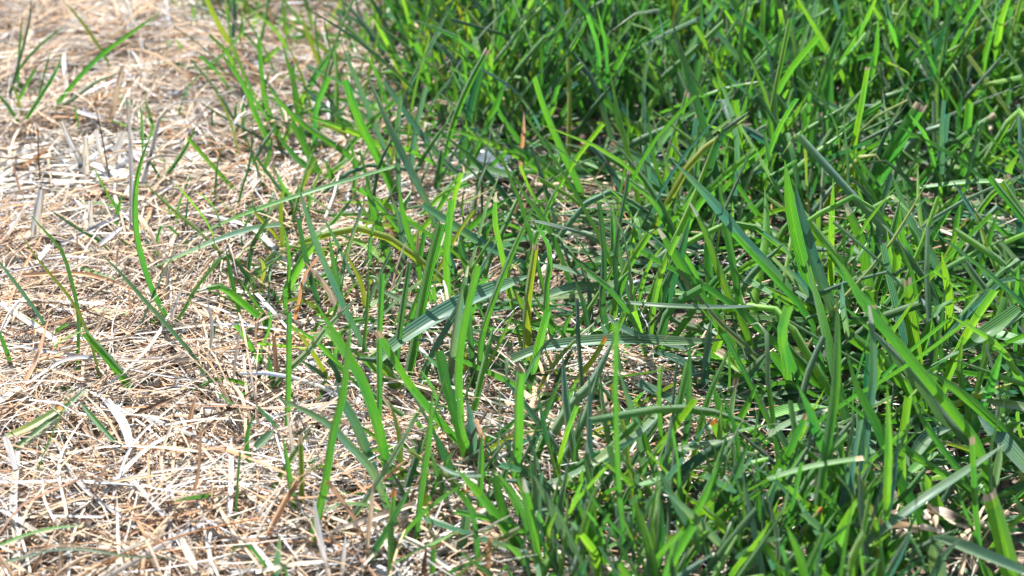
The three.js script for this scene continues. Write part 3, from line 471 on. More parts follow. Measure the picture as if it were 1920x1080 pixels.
[0,0,0,0.99,34,[-97.5,-2.5,-22.8,-96.7,4,-23.4,-94.3,12.3,-25.2],0],
[0,0,0,0.63,-17,[-84,-2.5,-29.7,-84.3,4,-29.1,-85,11.1,-27.5],0],
[0,0,0,0.64,20,[-83.4,-2.5,-27,-82.4,4,-26.2,-79.3,13.5,-23.7],0],
[0,0,0,0.66,-27,[-80.2,-2.5,-22.8,-79.6,4,-22.5,-77.5,14.2,-21.4],0],
[0,0,1,0.90,-3,[-91.1,5,4.6,-96.7,5,1.3,-103,5,-2.9],0],
[7,1,0,2.3,23,[-115.5,-2.5,-17.9,-115,4,-18.8,-114,9.8,-20.6,-112.8,14.4,-22],"broadest bleached white straw standing in the left straw"],
[7,1,1,1.5,-9,[-109.2,7,0.7,-107.9,8,-6.1],"broad bleached white straw lying slanted up rightward, middle far left, leftmost"],
[7,1,0,1.5,30,[-103,-2.5,-23.1,-102.5,4,-22.5,-101.2,12,-21],"broad bleached white straw standing upright, upper far left, second from left"],
[7,1,1,1.8,3,[-96.8,5,-2.9,-97.2,9,-3.4],"broad bleached white straw lying lengthwise, middle far left"],
[7,1,1,1.3,7,[-96.8,7,-7.9,-92.2,9,-13],"broad bleached white straw lying slanted up rightward, middle far left, rightmost"],
[7,1,1,1.5,-15,[-97.1,6,33.1,-105.5,6.5,25.2,-113,7,18.4],"long flat white straw lying at the left edge"],
[9,0,0,0.40,14,[-84.9,-2.5,18,-84.5,4,18.7,-83,15.1,21.5],"thin orange-brown straw standing upright, middle far left, rightmost"],
[8,0,0,0.94,-31,[-64.4,-2.5,41.2,-63.9,4,41.2,-61.9,15,41.3,-62.4,21.8,41.4],"grey straw standing upright, middle left"],
[9,0,0,0.42,10,[-101.5,-2.5,-3.8,-101.5,4,-4.7,-101.3,13.2,-7.7],"thin orange-brown straw standing upright, middle far left, leftmost"],
[9,0,0,0.52,-30,[-66.4,-2.5,39.7,-63.7,4,39.1,-58.2,8.6,38.1],"orange-brown straw leaning right, lower left, rightmost"],
[8,1,1,0.96,13,[-98.7,7,51.2,-92.3,7.6,42.7,-85.6,8,42.6],"broad grey straw lying slanted up rightward, lower far left"],
[8,0,0,0.78,26,[-76,-2.5,18.9,-75.1,4,19.5,-73.1,9.3,20.8,-70.8,14.5,22],"grey straw leaning right, middle left"],
[6,0,0,0.59,-12,[-58.4,-2.5,46,-57.8,4,45.9,-54.6,20.2,45.9],"tan straw standing upright, lower left"],
[3,0,1,5,2,[-27.3,10,47.1,-23.3,12.7,44.7,-16.1,16.1,41.1,-8.9,17.4,35.4,0,16.7,26.6,3.8,16,22.3],"broad grey-green ribbed blade lying across the centre tuft"],
[0,1,0,2.2,-10,[-22.4,-2.5,43.5,-21.7,4,42.6,-20.3,10.2,40.6,-18.8,17.5,38.4,-16.8,26.4,35.6,-14.5,34.4,33.1],"broad bright upright blade with square top in the centre tuft"],
[0,4,0,1.7,2,[-24.8,-2.5,25.7,-23.6,4,26.3,-20.6,11.6,27.8,-13.9,31.5,31.8],"thin pale-tipped green blade leaning right, middle centre left"],
[0,1,0,1.4,-28,[-26.4,-2.5,64.7,-26.3,4,65,-25.6,17.7,66.8,-25,29.5,68.4,-23.8,43.5,70.2],"thin cut green blade standing upright, lower centre left"],
[2,2,0,1.6,-32,[-24.9,-2.5,41.4,-24.5,4,41.9,-23.3,14.3,43.7,-20.3,33.8,47.2],"thin brown-tipped dark green blade standing upright, middle centre left"],
[3,0,0,1.4,-14,[-30.1,-2.5,33.8,-31.1,4,34.2,-34,12.8,35.6,-37.3,24.1,37.3,-39.8,33.6,38.8,-42.2,47.8,41],"long dark blue-green blade leaning left on the centre tuft's left"],
[2,1,0,1.2,19,[-43,-2.5,13,-43.5,4,13.3,-44.9,12.2,14,-46.2,25.9,15.2],"thin cut dark green blade standing upright, middle centre left"],
[4,0,0,1.4,0,[-51.6,-2.5,46,-48.9,4,46.3,-41.3,12.6,47.1,-37.3,18.4,47.7,-30.8,25.7,48.4],"pale blade leaning right, crossing a wider one, left of the tuft"],
[0,1,0,1.2,-11,[-44.9,-2.5,62.1,-44.6,4,62.6,-43.3,16.3,64.7,-41.6,33.7,67.6],"thin cut green blade standing upright, lower left"],
[0,1,0,1.1,-18,[-50.4,-2.5,17.9,-50.2,4,18.7,-49.6,11.8,20.9],0],
[1,0,0,2.1,17,[-52.4,-2.5,8.5,-51.1,4,9.3,-48,11.1,11.3,-45.1,16.4,12.8,-41.5,22.2,14.4],"thin lime blade leaning right, middle centre left"],
[6,2,0,1.5,-22,[-35.5,-2.5,23.5,-36.6,4,23.3,-39,10.5,22.8,-41.8,15.7,22.5,-44.9,19.5,22.2],"brown-striped dead blade leaning left among green blades"],
[8,0,0,1.1,31,[-45.1,-2.5,0.4,-47.3,4,0.4,-51.6,7.3,0.3,-55.2,10.9,0.2],"broad grey straw leaning left, middle left"],
[2,0,0,1.2,23,[-38.2,-2.5,11.1,-38.4,4,11.7,-39.3,14.4,14,-39.8,22.5,15.7],"thin dark green blade standing upright, middle centre left"],
[4,2,0,1,0,[-39.5,-2.5,10.1,-39,4,10.1,-37.8,10.9,10.2,-35,20.4,10.3,-32.1,27.7,10.3],"thin brown-tipped pale green blade leaning right, middle centre left"],
[0,0,0,0.88,-8,[-42.9,-2.5,12.5,-42,4,11.7,-40.2,10,10.2,-38.5,15.6,8.8],0],
[5,0,0,1.1,14,[-31.9,-2.5,21.1,-32.1,4,21,-32.9,13.7,20.6,-36.4,21.5,20.3],"thin yellow-green blade leaning left, middle centre left"],
[1,0,1,3.5,17,[-26.4,6,3.9,-33.7,9.3,-2.8,-40.7,12,-4.3],"lime blade lying slanted up leftward, middle centre left"],
[0,0,0,2.1,24,[-28.2,-2.5,-7.5,-28.9,4,-7.3,-31,13.3,-6.7,-32.8,21.9,-6.2,-33.3,24.2,-6],"thin green blade leaning left, upper centre left"],
[4,0,0,1.3,10,[-25.7,-2.5,-1.7,-25.6,4,-2.2,-25.4,13,-3.7,-27.6,21.9,-5.1],"thin pale green blade standing upright, middle centre left"],
[0,0,0,1.4,-11,[-20.8,-2.5,0.3,-21.4,4,0.4,-23.2,12.5,0.6,-24.9,20.8,0.8,-25.4,28.1,1],"thin green blade standing upright, upper centre left"],
[0,0,0,1.3,-27,[-16.8,-2.5,14.3,-17.5,4,14.9,-18.9,8.8,16.1,-19.9,13.1,17.1],0],
[0,1,0,1.6,17,[-14.1,-2.5,14.2,-14.1,4,14.9,-14.2,16.6,17.9,-12.7,34.1,22.1],"thin cut green blade standing upright, middle centre"],
[3,2,0,2.3,-24,[3.7,-2.5,-3.1,2.5,4,-3,0,6,-2.8,-7.8,11,-2.2,-15.8,17.4,-1.4,-21.3,22,-0.9],"thick dark tubular blade leaning left with ragged tip, behind the tuft"],
[1,4,0,1.4,25,[0.5,-2.5,11,0,4,11.7,-2.3,18.1,15,-3.6,27.1,17,-3.4,34.3,18.7],"slender lime blade with bleached tip at picture centre"],
[3,0,0,1.3,12,[-20.7,-2.5,46.8,-19.1,4,45.9,-13.9,14.3,43.1,-8.7,23.1,40.7,-2.9,33.1,38],"thin blue-green blade leaning right, middle centre"],
[0,0,0,1.3,-19,[-6.9,-2.5,47,-6.8,4,47.3,-6.3,15.1,48.4,-4.2,24.4,49.4,0,37.2,50.7,5.1,50.5,52],"long slim blade leaning right from centre tuft up past the lime one"],
[4,4,0,1.5,-3,[-13.5,-2.5,46,-13.1,4,46.3,-11.1,18.8,47.7,-8.7,33.2,49.1],"pale whitish blade with pointed bleached top in the centre tuft"],
[0,1,0,1.5,-4,[-9.7,-2.5,62.7,-9.9,4,63.2,-10.3,16.7,65.5,-9.3,29.1,67.8,-6.1,45.7,70.8],"thin cut green blade standing upright, lower centre, leftmost"],
[2,1,0,1.5,33,[-7.6,-2.5,45.9,-7.7,4,46.3,-8.3,17.7,47.8,-9.1,29.2,49.2],"thin cut dark green blade standing upright, middle centre"],
[9,2,0,0.67,3,[-13,-2.5,44.3,-12.6,4,43.3,-11.8,10.5,41],"orange-brown straw standing upright, lower centre"],
[4,0,1,1.8,-9,[0,8,38.5,-5.2,10.1,37.6,-10,12,37.9],0],
[1,0,0,1.7,-14,[-22.1,-2.5,46.9,-23.9,4,46.3,-27.5,7.8,45,-31.3,9.9,44.3],"thin lime blade leaning left, lower centre left"],
[5,0,0,1.3,-36,[-37.2,-2.5,45.1,-38.3,4,45.3,-41.5,12.1,45.7,-44,17,46],"thin yellow-green blade leaning left, lower centre left"],
[0,0,0,1.1,-2,[-49.6,-2.5,45.8,-49.7,4,45.9,-49.9,10.7,46.2],0],
[9,1,0,1.1,-22,[-49.1,-2.5,44,-49,4,43.9,-48.9,13.8,43.6],"short upright red-brown stub at the straw edge"],
[3,1,0,1.8,-36,[-35.8,-2.5,46.3,-36,4,46.3,-36.6,7.2,46.2,-38,9.3,46.1],0],
[5,0,0,1.3,-30,[-9.2,-2.5,40.9,-9.7,4,41.2,-10.7,10.6,42,-15,14.8,42.4],0],
[0,0,1,1.4,-4,[-32.1,8,23.9,-27.4,9.1,18.9,-22.7,10,17.3],0],
[4,0,1,1.4,-16,[-17,8,25.4,-23.8,11.1,24.7,-29.9,14,23.5],0],
[4,0,0,1.2,-14,[-29.9,-2.5,14.8,-28.6,4,15.7,-25.9,10,17.3,-23.6,15.8,18.9],0],
[1,0,1,3,-10,[-49.8,4,10.1,-45.4,5,6.3,-40.7,6,3.9],"lime blade lying slanted up rightward, middle centre left"],
[0,0,0,1.3,2,[-56.8,-2.5,-7.9,-52.8,4,-8.2,-43.2,11.2,-8.8,-36.3,19.5,-9.5],"thin green blade leaning right, upper centre left, leftmost"],
[6,0,1,0.96,9,[-43.1,16,2.3,-39.8,16,-1.5,-36,16,-4.2],"broad tan straw lying slanted up rightward, upper centre left, leftmost"],
[5,1,0,1.1,16,[-54.8,-2.5,-13.9,-54.8,4,-14.3,-54.9,10.3,-15.2,-54.1,16.9,-16.1],0],
[0,0,1,1.7,14,[-23.5,12,1.3,-34,8,-6.1],0],
[9,0,0,1,-13,[-26,-2.5,-13.5,-27.1,4,-13.4,-29.4,9.9,-13.2,-30.3,14.2,-13.1],"broad orange-brown straw leaning left, upper centre left"],
[6,0,0,0.93,-25,[-22.7,-2.5,-8,-22.5,4,-9,-22,10.8,-11.4],"tan straw standing upright, middle centre left"],
[0,3,0,1.3,10,[-22.1,-2.5,-4.2,-21.6,4,-4.7,-20.4,11.3,-6],0],
[2,1,0,1.3,24,[-10.3,-2.5,-3.8,-10.8,4,-3,-11.9,10.6,-1.3],0],
[0,0,0,1.5,9,[-7.8,-2.5,-5.6,-7.1,4,-6.4,-5.4,11.8,-8.7,0,15.4,-9.7],"thin green blade leaning right, middle centre"],
[0,0,0,1.6,22,[-13.8,-2.5,-19.3,-11.2,4,-19.7,-6,8.9,-20.6,0,13.2,-21.4],"thin green blade leaning right, upper centre, leftmost"],
[7,1,1,0.98,-13,[-56.7,8,16.2,-52,7,23,-47.3,6,30.2],"broad bleached white straw lying slanted up leftward, middle left"],
[0,4,0,2.5,0,[48.9,-2.5,34.4,47.4,4,34.2,44.4,10,33.9,41.1,14.7,33.7,37.1,21.4,33.4,33.1,28,33,30.1,32.8,32.8],"broad veined bright blade leaning left with square frayed top, right of centre"],
[1,4,0,1.9,22,[53,-2.5,29.9,51.4,4,29.2,46.9,12.9,27,43.6,20.6,25,40.7,28.1,23.1,37.5,33.4,21.8],"veined lime blade leaning left with long bleached point"],
[0,0,0,1.6,6,[51.4,-2.5,26.3,50.7,4,25.5,48.3,15.7,22.7,46,25.7,20.2,44.2,34.1,18.2,43.5,37.4,17.3],"thin green blade standing upright, middle centre right, rightmost"],
[0,0,0,1.9,13,[45.7,-2.5,17.3,45.1,4,16.4,43.7,12.2,14.1,43.5,19.9,11.8,45,26.8,9.8],"thin green blade standing upright, middle centre right, second from left"],
[2,2,0,1.1,-19,[25.6,-2.5,29.7,25,4,29.2,22.8,13.4,27.7,21.9,20.2,26.6,22.4,29.2,25.2,23.7,37,24,24.2,41.6,23.3],"tall thin dark stalk with brown tip rising alone at centre right"],
[3,0,0,2.3,-16,[66.5,-2.5,14.1,64.4,4,14.9,55.9,15.8,18,49.7,23.5,20.1,44.4,31,22,39.3,37.7,23.8,32.8,45.2,25.8],"long broad blue-grey blade slanting left across the right lawn"],
[5,2,0,2,-28,[3.1,-2.5,33.4,3,4,33.5,3,14.9,34.1,4.7,30.2,34.9],"upright yellowed blade with rusty spots at picture centre"],
[0,0,0,1.2,4,[14.5,-2.5,6.1,13.4,4,5.3,10.1,13,3.1,7.6,18.2,1.7,2.4,25,0,0,28.9,-1],"thin green blade leaning left, upper centre"],
[0,0,0,1.2,9,[2.3,-2.5,-2.7,3.3,4,-3,7.8,17.2,-4.5,9.8,22.4,-5.1,11.7,25.8,-5.5],"thin green blade leaning right, upper centre, rightmost"],
[2,0,0,1.1,-1,[17.2,-2.5,29.6,16.7,4,29.2,15.2,12.6,27.9,13.2,18.2,27.1],"thin dark green blade standing upright, middle centre"],
[0,1,0,1.9,21,[3.6,-2.5,45.1,4,4,45.9,5.7,15.6,49.2,7.2,24.6,51.8],"thin cut green blade standing upright, lower centre, rightmost"],
[5,4,0,0.88,0,[4.2,-2.5,46.5,6.3,4,45.9,11,11,44.6,16.7,16.7,43.5],"thin pale-tipped yellow-green blade leaning right, lower centre"],
[2,0,0,0.89,11,[8,-2.5,46.5,9.2,4,46.3,12.7,13,45.8],0],
[0,1,0,0.95,17,[20.4,-2.5,102.4,20.1,4,103.1,17.9,25.4,108.3,16.6,43.4,112.6,15.9,61.3,117],"tall dark upright blade crossing the near centre straw patch"],
[3,0,0,1.7,-31,[39.8,-2.5,45.6,39.8,4,45.9,39.7,14.3,47.2,40.1,21.6,48.1],"thin blue-green blade standing upright, lower centre right, rightmost"],
[1,3,0,2,17,[43.3,-2.5,33.3,43.7,4,33.5,44.5,8.3,34,44.2,12.1,34.4],"short curled lime leaf with orange tip, right of centre"],
[1,2,1,3.2,-11,[47,8,47.4,45,8.9,45.4,42.2,10,43.7],"brown-tipped lime blade lying slanted up leftward, lower centre right"],
[4,0,1,3.4,9,[0,8,44,5.5,9.9,42.9,14.6,12.2,43.8,23.7,13.1,44.5,36.7,11.7,42.9,44.6,10,38.9],"long pale green blade arching level across the picture centre"],
[4,0,0,1.5,0,[45.4,-2.5,27.4,42.5,4,27,36.6,6.2,26.2,31.6,9.2,25.2],"thin pale green blade leaning left, middle centre right, rightmost"],
[3,0,1,2.1,-4,[36.4,10,43.1,29.3,12.3,43.3,22,14.9,41.9,19.7,16,38.8],"thin blue-green blade lying slanted up leftward, middle centre right"],
[3,0,1,2.7,-1,[38.4,6,47,34.9,7.7,44.2,29,10,43.7],"blue-green blade lying slanted up leftward, lower centre right"],
[3,0,1,1.4,7,[22.1,18,37.1,30.8,20.6,43,42.8,19.9,42.5,53.5,16,35.1],"thin dark blade lying level behind the broad veined one"],
[2,0,0,0.55,8,[24.2,-2.5,24.7,24.9,4,24,26.3,10.4,22.7,30.6,20.3,20.7],0],
[0,0,0,1.2,-30,[32.7,-2.5,26.6,32.5,4,26.3,31.8,13.6,25.1,31.1,20.5,24.2],"thin green blade standing upright, middle centre right, leftmost"],
[2,0,0,2.2,-11,[32.8,-2.5,25,32.9,4,25.5,33.4,15.1,27.6,35.3,25.2,29.5,36.5,34.5,31.3],"thin dark green blade standing upright, middle centre right"],
[3,0,1,2.9,9,[24.9,8,14.6,15.9,9.9,11.5,5.2,12,8.8],"blue-green blade lying level, middle centre"],
[4,0,1,2.8,-7,[24.4,8,16.2,15.9,7.6,12.3,5.1,7,17.6],"pale green blade lying level, middle centre"],
[4,0,0,1.5,-35,[40.2,-2.5,-16.9,38.5,4,-17,34.9,7.2,-17.3,28.8,10.9,-17.5,22.1,11.2,-17.6],"thin pale green blade leaning left, upper centre right, leftmost"],
[4,0,0,1.6,-17,[35.5,-2.5,-11.5,32,4,-10.8,25,10,-9.3,19.9,12.2,-8.8,15.4,11.7,-8.9],"thin pale green blade leaning left, middle centre right, second from left"],
[4,0,0,1.5,14,[32.4,-2.5,-11.3,29.6,4,-11.7,24,8.4,-12.3,17.6,12,-12.8,10.5,12.4,-12.9],"thin pale green blade leaning left, middle centre right, leftmost"],
[4,0,1,1.8,6,[19.1,10,-7.6,14.7,9,-10.8,10.1,8,-10.5],0],
[1,0,0,1.8,1,[25.3,-2.5,-2.5,24,4,-2.2,20.4,11.9,-1.4,19.5,14.4,-1.2],"thin lime blade leaning left, middle centre right"],
[0,0,0,1.1,-2,[41.3,-2.5,-25.2,40,4,-25.3,37.6,9.8,-25.4],0],
[3,0,0,2.4,28,[35.4,-2.5,-17.6,33.8,4,-17,29.1,12.6,-15.2,26.3,17.9,-14.1],"thin blue-green blade leaning left, upper centre right"],
[1,2,0,2.6,34,[39,-2.5,-19.2,39.9,4,-18.8,41.7,8.7,-18.1],0],
[3,4,0,2.5,-35,[38.1,-2.5,-1.5,36.8,4,-2.2,34.2,8.4,-3.6,31.1,10.4,-4.2],"pale-tipped blue-green blade leaning left, middle centre right"],
[0,0,0,1.1,23,[10.8,-2.5,27,11.2,4,27,11.9,7.1,27,13.8,10.3,26.9],0],
[4,0,0,1.2,-4,[17.7,-2.5,16.6,17.5,4,15.7,17,9.4,13.8],0],
[0,0,0,1.1,-21,[10.4,-2.5,30.4,9.2,4,30.6,6.8,9.3,31.2,4.1,14,31.8],0],
[0,0,0,0.98,-21,[13.8,-2.5,30.7,11.9,4,29.9,8,8.5,28.5,4.2,14.4,26.5],0],
[1,0,0,1.5,-26,[3.6,-2.5,15.9,2.4,4,15.7,0,8.8,15.2],0],
[5,3,0,1.5,33,[11.5,-2.5,46.4,13.2,4,46.3,16.8,9.7,46,19.2,14.7,45.7],"thin orange-tipped yellow-green blade leaning right, lower centre right"],
[0,0,0,1.2,23,[24.1,-2.5,36.5,24.1,4,37,24.2,10.1,38.3],0],
[2,0,0,1.1,28,[36.9,-2.5,46.4,36.8,4,46.3,36.3,13.9,45.9],0],
[0,1,1,2.7,7,[53,20,36.8,49.8,18,28.2],0],
[4,0,0,1.3,29,[17.2,-2.5,19.1,19.7,4,19.5,25.2,10.9,20.4,28.6,13.8,20.8,32,14.3,20.9],"thin pale green blade leaning right, middle centre right"],
[0,0,1,1.9,0,[42.7,10,21.2,35.2,9.1,18.2,25.3,8,15.4],"thin green blade lying level, middle centre right"],
[3,0,0,2.3,-22,[45.5,-2.5,45.5,47.1,4,46.3,50.1,9.5,47.8,51.9,13.2,48.8],"thin blue-green blade leaning right, lower right"],
[6,1,0,1.7,-4,[46.3,-2.5,46.3,46.3,4,46.3,46.5,6.8,46.2],"broad tan straw standing upright, lower right"],
[4,4,0,1.4,-26,[21.6,-2.5,29,20.7,4,29.2,19.1,8.3,29.6],0],
[0,0,0,2.8,-8,[69.3,-2.5,18.6,68.1,4,18.7,64.4,13.9,19.4,61.5,23,19.9,59.3,31,20.4,56.8,43,21.2],"broad bright tapering blade standing tall, left of right lawn"],
[3,0,0,2.5,-22,[72.5,-2.5,21.8,71.3,4,21,66.8,14.6,18.3,64.1,22,16.5,61.8,29.7,14.5,60.8,34.2,13.4],"broad dark blade standing close behind the bright tapering one"],
[1,1,0,1.5,24,[71.8,-2.5,-1.6,71.5,4,-2.2,70.8,11.6,-3.7,70.5,17.7,-4.8],"thin cut lime blade standing upright, middle right"],
[1,0,0,2,31,[73,-2.5,7.9,72.6,4,8.5,70.7,19.9,11.8,69.2,32.1,14.4,68.6,35.9,15.1],"thin lime blade standing upright, middle right"],
[0,4,0,2.8,18,[81.8,-2.5,13.8,81,4,13.3,79.3,9.9,12.3,78.2,16.5,11.2,75.6,22.2,10.2,72.9,27.4,9.3],"broad folded blade kinked left near its bleached pointed tip"],
[1,0,0,1.6,-9,[86.8,-2.5,-3.3,85.8,4,-3,83.1,11.4,-2.3,80.1,19.7,-1.5,77.6,26.3,-0.8],"thin lime blade leaning left, upper right"],
[3,1,0,2.2,22,[85.7,-2.5,31.3,84.8,4,31.4,81.6,14,31.7,79.3,21,31.9,77,29.2,32.2],"blue-green blade with rounded top beside the square-topped striped stub"],
[1,2,0,2.4,-6,[86.4,-2.5,38,85.7,4,37.7,83.7,12.3,37,81.7,22.9,36],"striped lime stub with ragged square top in the right lawn"],
[0,0,0,1.9,-10,[91.1,-2.5,80.7,89.9,4,80.7,86.2,13.5,80.8,81.3,19.9,80.9,73.5,29.7,81,67.9,36.5,81,62.4,43.2,81.1,57.9,50.4,81.2,53.7,55.8,81.2],"very long bright blade sweeping from lower right up to the left"],
[1,0,0,2,-29,[87.3,-2.5,32.8,87.4,4,33.5,87.5,9.3,34.9,88,13.9,36],"thin lime blade leaning right, middle far right"],
[0,0,1,1.5,12,[83,24,52.8,84.4,25.8,52.4,86.3,28,53.4],0],
[1,0,0,2.3,19,[95.6,-2.5,25.2,95.3,4,25.5,94.3,12.6,26.4,92,20,27.1,90.4,24.6,27.6],"broad lime blade with dark veins and pointed top, far right"],
[0,0,0,1.6,-17,[99.5,-2.5,11.4,96.9,4,11.7,90.6,11.4,12.6,85.7,20.1,13.7,83.8,28,14.7],"thin green blade leaning left, middle far right"],
[3,0,0,2.1,-22,[100.9,-2.5,2.1,99.1,4,2,95,10.8,1.7,90.2,17.6,1.4,86.5,25.5,1.1,84.8,29.8,0.9],"thin blue-green blade leaning left, upper far right"],
[4,0,0,2.1,33,[120.3,-2.5,2.8,119.4,4,2.8,117.4,5.9,2.9,110.1,13.5,3.3,104.6,20.5,3.6,97.7,29.6,4],"thin pale green blade leaning left, upper far right"],
[0,0,0,1.9,22,[101.5,-2.5,14.9,102.3,4,14.1,104.8,13.1,11.5,107.5,25.1,8.1],"thin green blade leaning right, middle far right, rightmost"],
[3,0,0,1.7,30,[112,-2.5,-5.2,110.4,4,-5.6,107.2,10.2,-6.3,100.6,16.1,-7],"thin blue-green blade leaning left, middle far right"],
[3,1,0,1.9,4,[113.8,-2.5,34.5,111.3,4,33.5,104.7,11.8,31,100.2,16.9,29.3,95.7,22.4,27.6],"thin cut blue-green blade leaning left, middle far right"],
[4,1,0,2.2,-32,[113.7,-2.5,16,111.9,4,15.7,108.3,8.2,14.9,104.6,12.7,14.1],"thin cut pale green blade leaning left, middle far right"],
[2,1,1,3.8,8,[84.4,10,50.5,88.4,18.3,56.2,93.7,22.8,56.2,101.1,24,50.1],"widest veined dark green blade lying toward the right edge"],
[0,0,1,3.4,-2,[103.1,16,49.9,99.4,14.9,45.5,95.5,14,42.5],"green blade lying level, middle far right"],
[0,0,0,1.3,10,[96.6,-2.5,46.7,94.2,4,46.3,89.4,8.5,45.4,87.1,13.1,44.5,85.6,18.4,43.5],"thin green blade leaning left, lower far right, rightmost"],
[0,0,0,1.6,-32,[93,-2.5,26.7,94.6,4,27,99.5,13.5,27.9,105.4,25,29.1],"thin green blade leaning right, middle far right, leftmost"],
[0,0,0,1.7,-16,[52.7,-2.5,102.6,53,4,101.6,54.8,21.1,96.3,56.1,34,92.2,56,42.5,89.6,55.6,50.3,87.1],"tall dark green blade with a pale scar, near right"],
[3,4,0,1.5,-11,[65.1,-2.5,84.6,65,4,84.6,64.6,20.3,84.3,64.7,28.7,84.1,63.8,37.2,84,62.3,44.8,83.8],"tall blue-grey blade with whitish top beside the scarred one"],
[2,2,0,1.3,17,[82.1,-2.5,46.3,80.8,4,46.6,76.5,14.6,47.6,72.4,23.9,48.5],"thin brown-tipped dark green blade leaning left, middle far right"],
[0,1,0,2.6,-11,[85.8,-2.5,51.8,83.5,4,51.2,79,7.2,50.1,74.4,12.1,48.4,69.1,15.6,47.2],"broad blade leaning left with blunt pale end, near right lawn"],
[0,0,0,1.7,-14,[74.4,-2.5,26.6,70.4,4,26.3,62.3,9.4,25.5,54.3,14,24.9],"thin green blade leaning left, middle right"],
[0,0,0,0.92,-8,[62.7,-2.5,31.6,62.6,4,31.4,62.5,10,30.9,65.1,11.3,30.9,68.5,11.5,30.8],0],
[0,0,0,1,-24,[59.5,-2.5,23.5,58.7,4,24,56.7,11.5,25.4,55.8,18.6,26.6],0],
[0,1,0,2.1,29,[61.2,-2.5,45.8,60,4,46.3,57.5,10,47.2,55.5,14.7,47.9],"thin cut green blade leaning left, lower right, rightmost"],
[0,1,0,1.9,-20,[59.2,-2.5,46.4,57.7,4,46.3,54.8,8.9,46.1,52.8,11.4,46],"thin cut green blade leaning left, lower right, leftmost"],
[0,0,0,1.4,36,[66.6,-2.5,45.4,63.9,4,44.6,58.5,9.5,43,52.7,16.4,40.9],"thin green blade leaning left, lower right, leftmost"],
[3,2,0,2.3,-16,[107.8,-2.5,46.6,105.8,4,46.6,101.9,8.4,46.6,98,12.2,46.6],"thin brown-tipped blue-green blade leaning left, lower far right"],
[0,0,0,1.3,-29,[92.9,-2.5,19.2,93.2,4,19.5,93.7,8,20.1,94.4,10.5,20.5],0],
[0,0,0,1.6,-29,[100,-2.5,26.9,99.6,4,27,98.8,6.8,27.2,97.7,9.8,27.4],0],
[0,0,0,1.2,-17,[105.6,-2.5,33.8,103.9,4,34.2,100,10.7,35.1],0],
[1,0,0,1.5,28,[82,-2.5,16.7,82.4,4,16.4,83.2,11,15.9],0],
[3,2,0,2,-6,[123.3,-2.5,-15.5,122.4,4,-16.1,120.4,11.4,-17.5,118.7,15.7,-18.4,117.2,20,-19.2],"thin brown-tipped blue-green blade standing upright, upper far right"],
[1,0,0,1.5,2,[102.7,-2.5,-4.8,102.7,4,-4.7,102.6,13.5,-4.5,102.6,20.9,-4.4],"thin lime blade standing upright, middle far right, rightmost"],
[1,0,0,2,-12,[89.2,-2.5,-0.6,89,4,-0.5,88.2,13.6,-0.1,87.6,21.5,0.3],"thin lime blade standing upright, middle far right, leftmost"],
[1,0,0,1.8,-16,[96.9,-2.5,-20.5,98.5,4,-19.7,101.6,10.1,-18.2,104.5,15,-17],"thin lime blade leaning right, upper far right"],
[1,0,0,1.6,-27,[96.1,-2.5,-13.8,94.3,4,-14.3,90.8,6.8,-15.3,85.6,9.1,-16.1],0],
[0,0,0,0.81,9,[67.2,-2.5,7,66,4,6.9,62.5,12.6,6.6],0],
[1,0,0,1.8,-20,[61,-2.5,-10.2,62,4,-10.8,63.9,8.6,-12,65.8,11.5,-12.8],0],
[0,0,0,2.9,-11,[87.3,-2.5,-32.2,88.3,4,-31.9,90.3,9.2,-31.4,91.6,12.3,-31],"green blade leaning right, upper right"],
[0,0,0,2.1,-4,[125.8,-2.5,-15.3,122.2,4,-15.2,115.1,8.9,-15.1,108.8,14.2,-14.9],"thin green blade leaning left, upper far right"],
[3,0,0,3.4,15,[102.8,-2.5,-21,101.9,4,-21.6,100,7.3,-22.7,98,11.4,-24],"blue-green blade leaning left, upper far right"],
[6,0,1,0.53,13,[70.7,30,22.6,66.7,32,25.3],"tan straw lying level, upper right"],
[8,1,1,0.77,-17,[112.8,14,-4.5,116.1,16,-4.2],"grey straw lying slanted up rightward, upper far right"],
[4,0,1,2.8,-17,[61.4,12,22.3,66.7,10,26.5],0],
[4,0,1,1.4,8,[-95.2,7,74,-91,7.8,67.4,-87.3,8.5,60.4,-84.8,9,54.2],"long pale green blade lying flat on the near left straw"],
[5,3,1,1.9,14,[-98,7,69.9,-94.3,7.7,67.9,-88.5,9,62.5],"blade half yellow-green and half orange lying on left straw"],
[0,0,0,0.29,6,[-91.4,-2.5,79.6,-90.2,4,79.6,-86.6,12.5,79.4,-83,19.6,79.3,-80.6,25.5,79.2],0],
[0,0,1,1.1,-18,[-76.8,7,71.1,-81,8.5,66.7,-85,10,62.1],0],
[0,0,1,0.97,-4,[-89.1,9,105.3,-85.2,9,102.4,-80.1,9,100.4,-75.5,9,99.9],"thin green blade lying level, bottom far left"],
[4,0,1,0.52,15,[-85.1,9,108.7,-78.5,11.3,109.4,-72,12.5,110.8,-65.8,11.9,111.7,-57.3,8,107.2],"thread-thin green stem lying across the bottom left straw"],
[0,0,0,0.97,26,[-49.6,-2.5,78.1,-49.8,4,77.3,-50.1,11,75.6,-48.5,15.9,74.4],0],
[3,0,1,0.78,17,[-87.8,9,110.1,-81.5,9,107.3],0],
[7,1,1,1.7,-9,[-72.9,7,73.4,-75.5,7.9,67,-80.3,9,60],"broad bleached white leaf lying on the near left straw"],
[8,1,1,1.3,-14,[-93.2,7,80.3,-94.9,8.6,76.8,-96.6,10,73.6],"broad grey straw lying slanted up leftward, lower far left"],
[9,1,0,0.65,2,[-60.9,-2.5,87.2,-59.8,4,87.8,-57.2,11.5,89.2,-55.1,23.3,91.3],"upright pinkish-brown dead stem in the near left straw"],
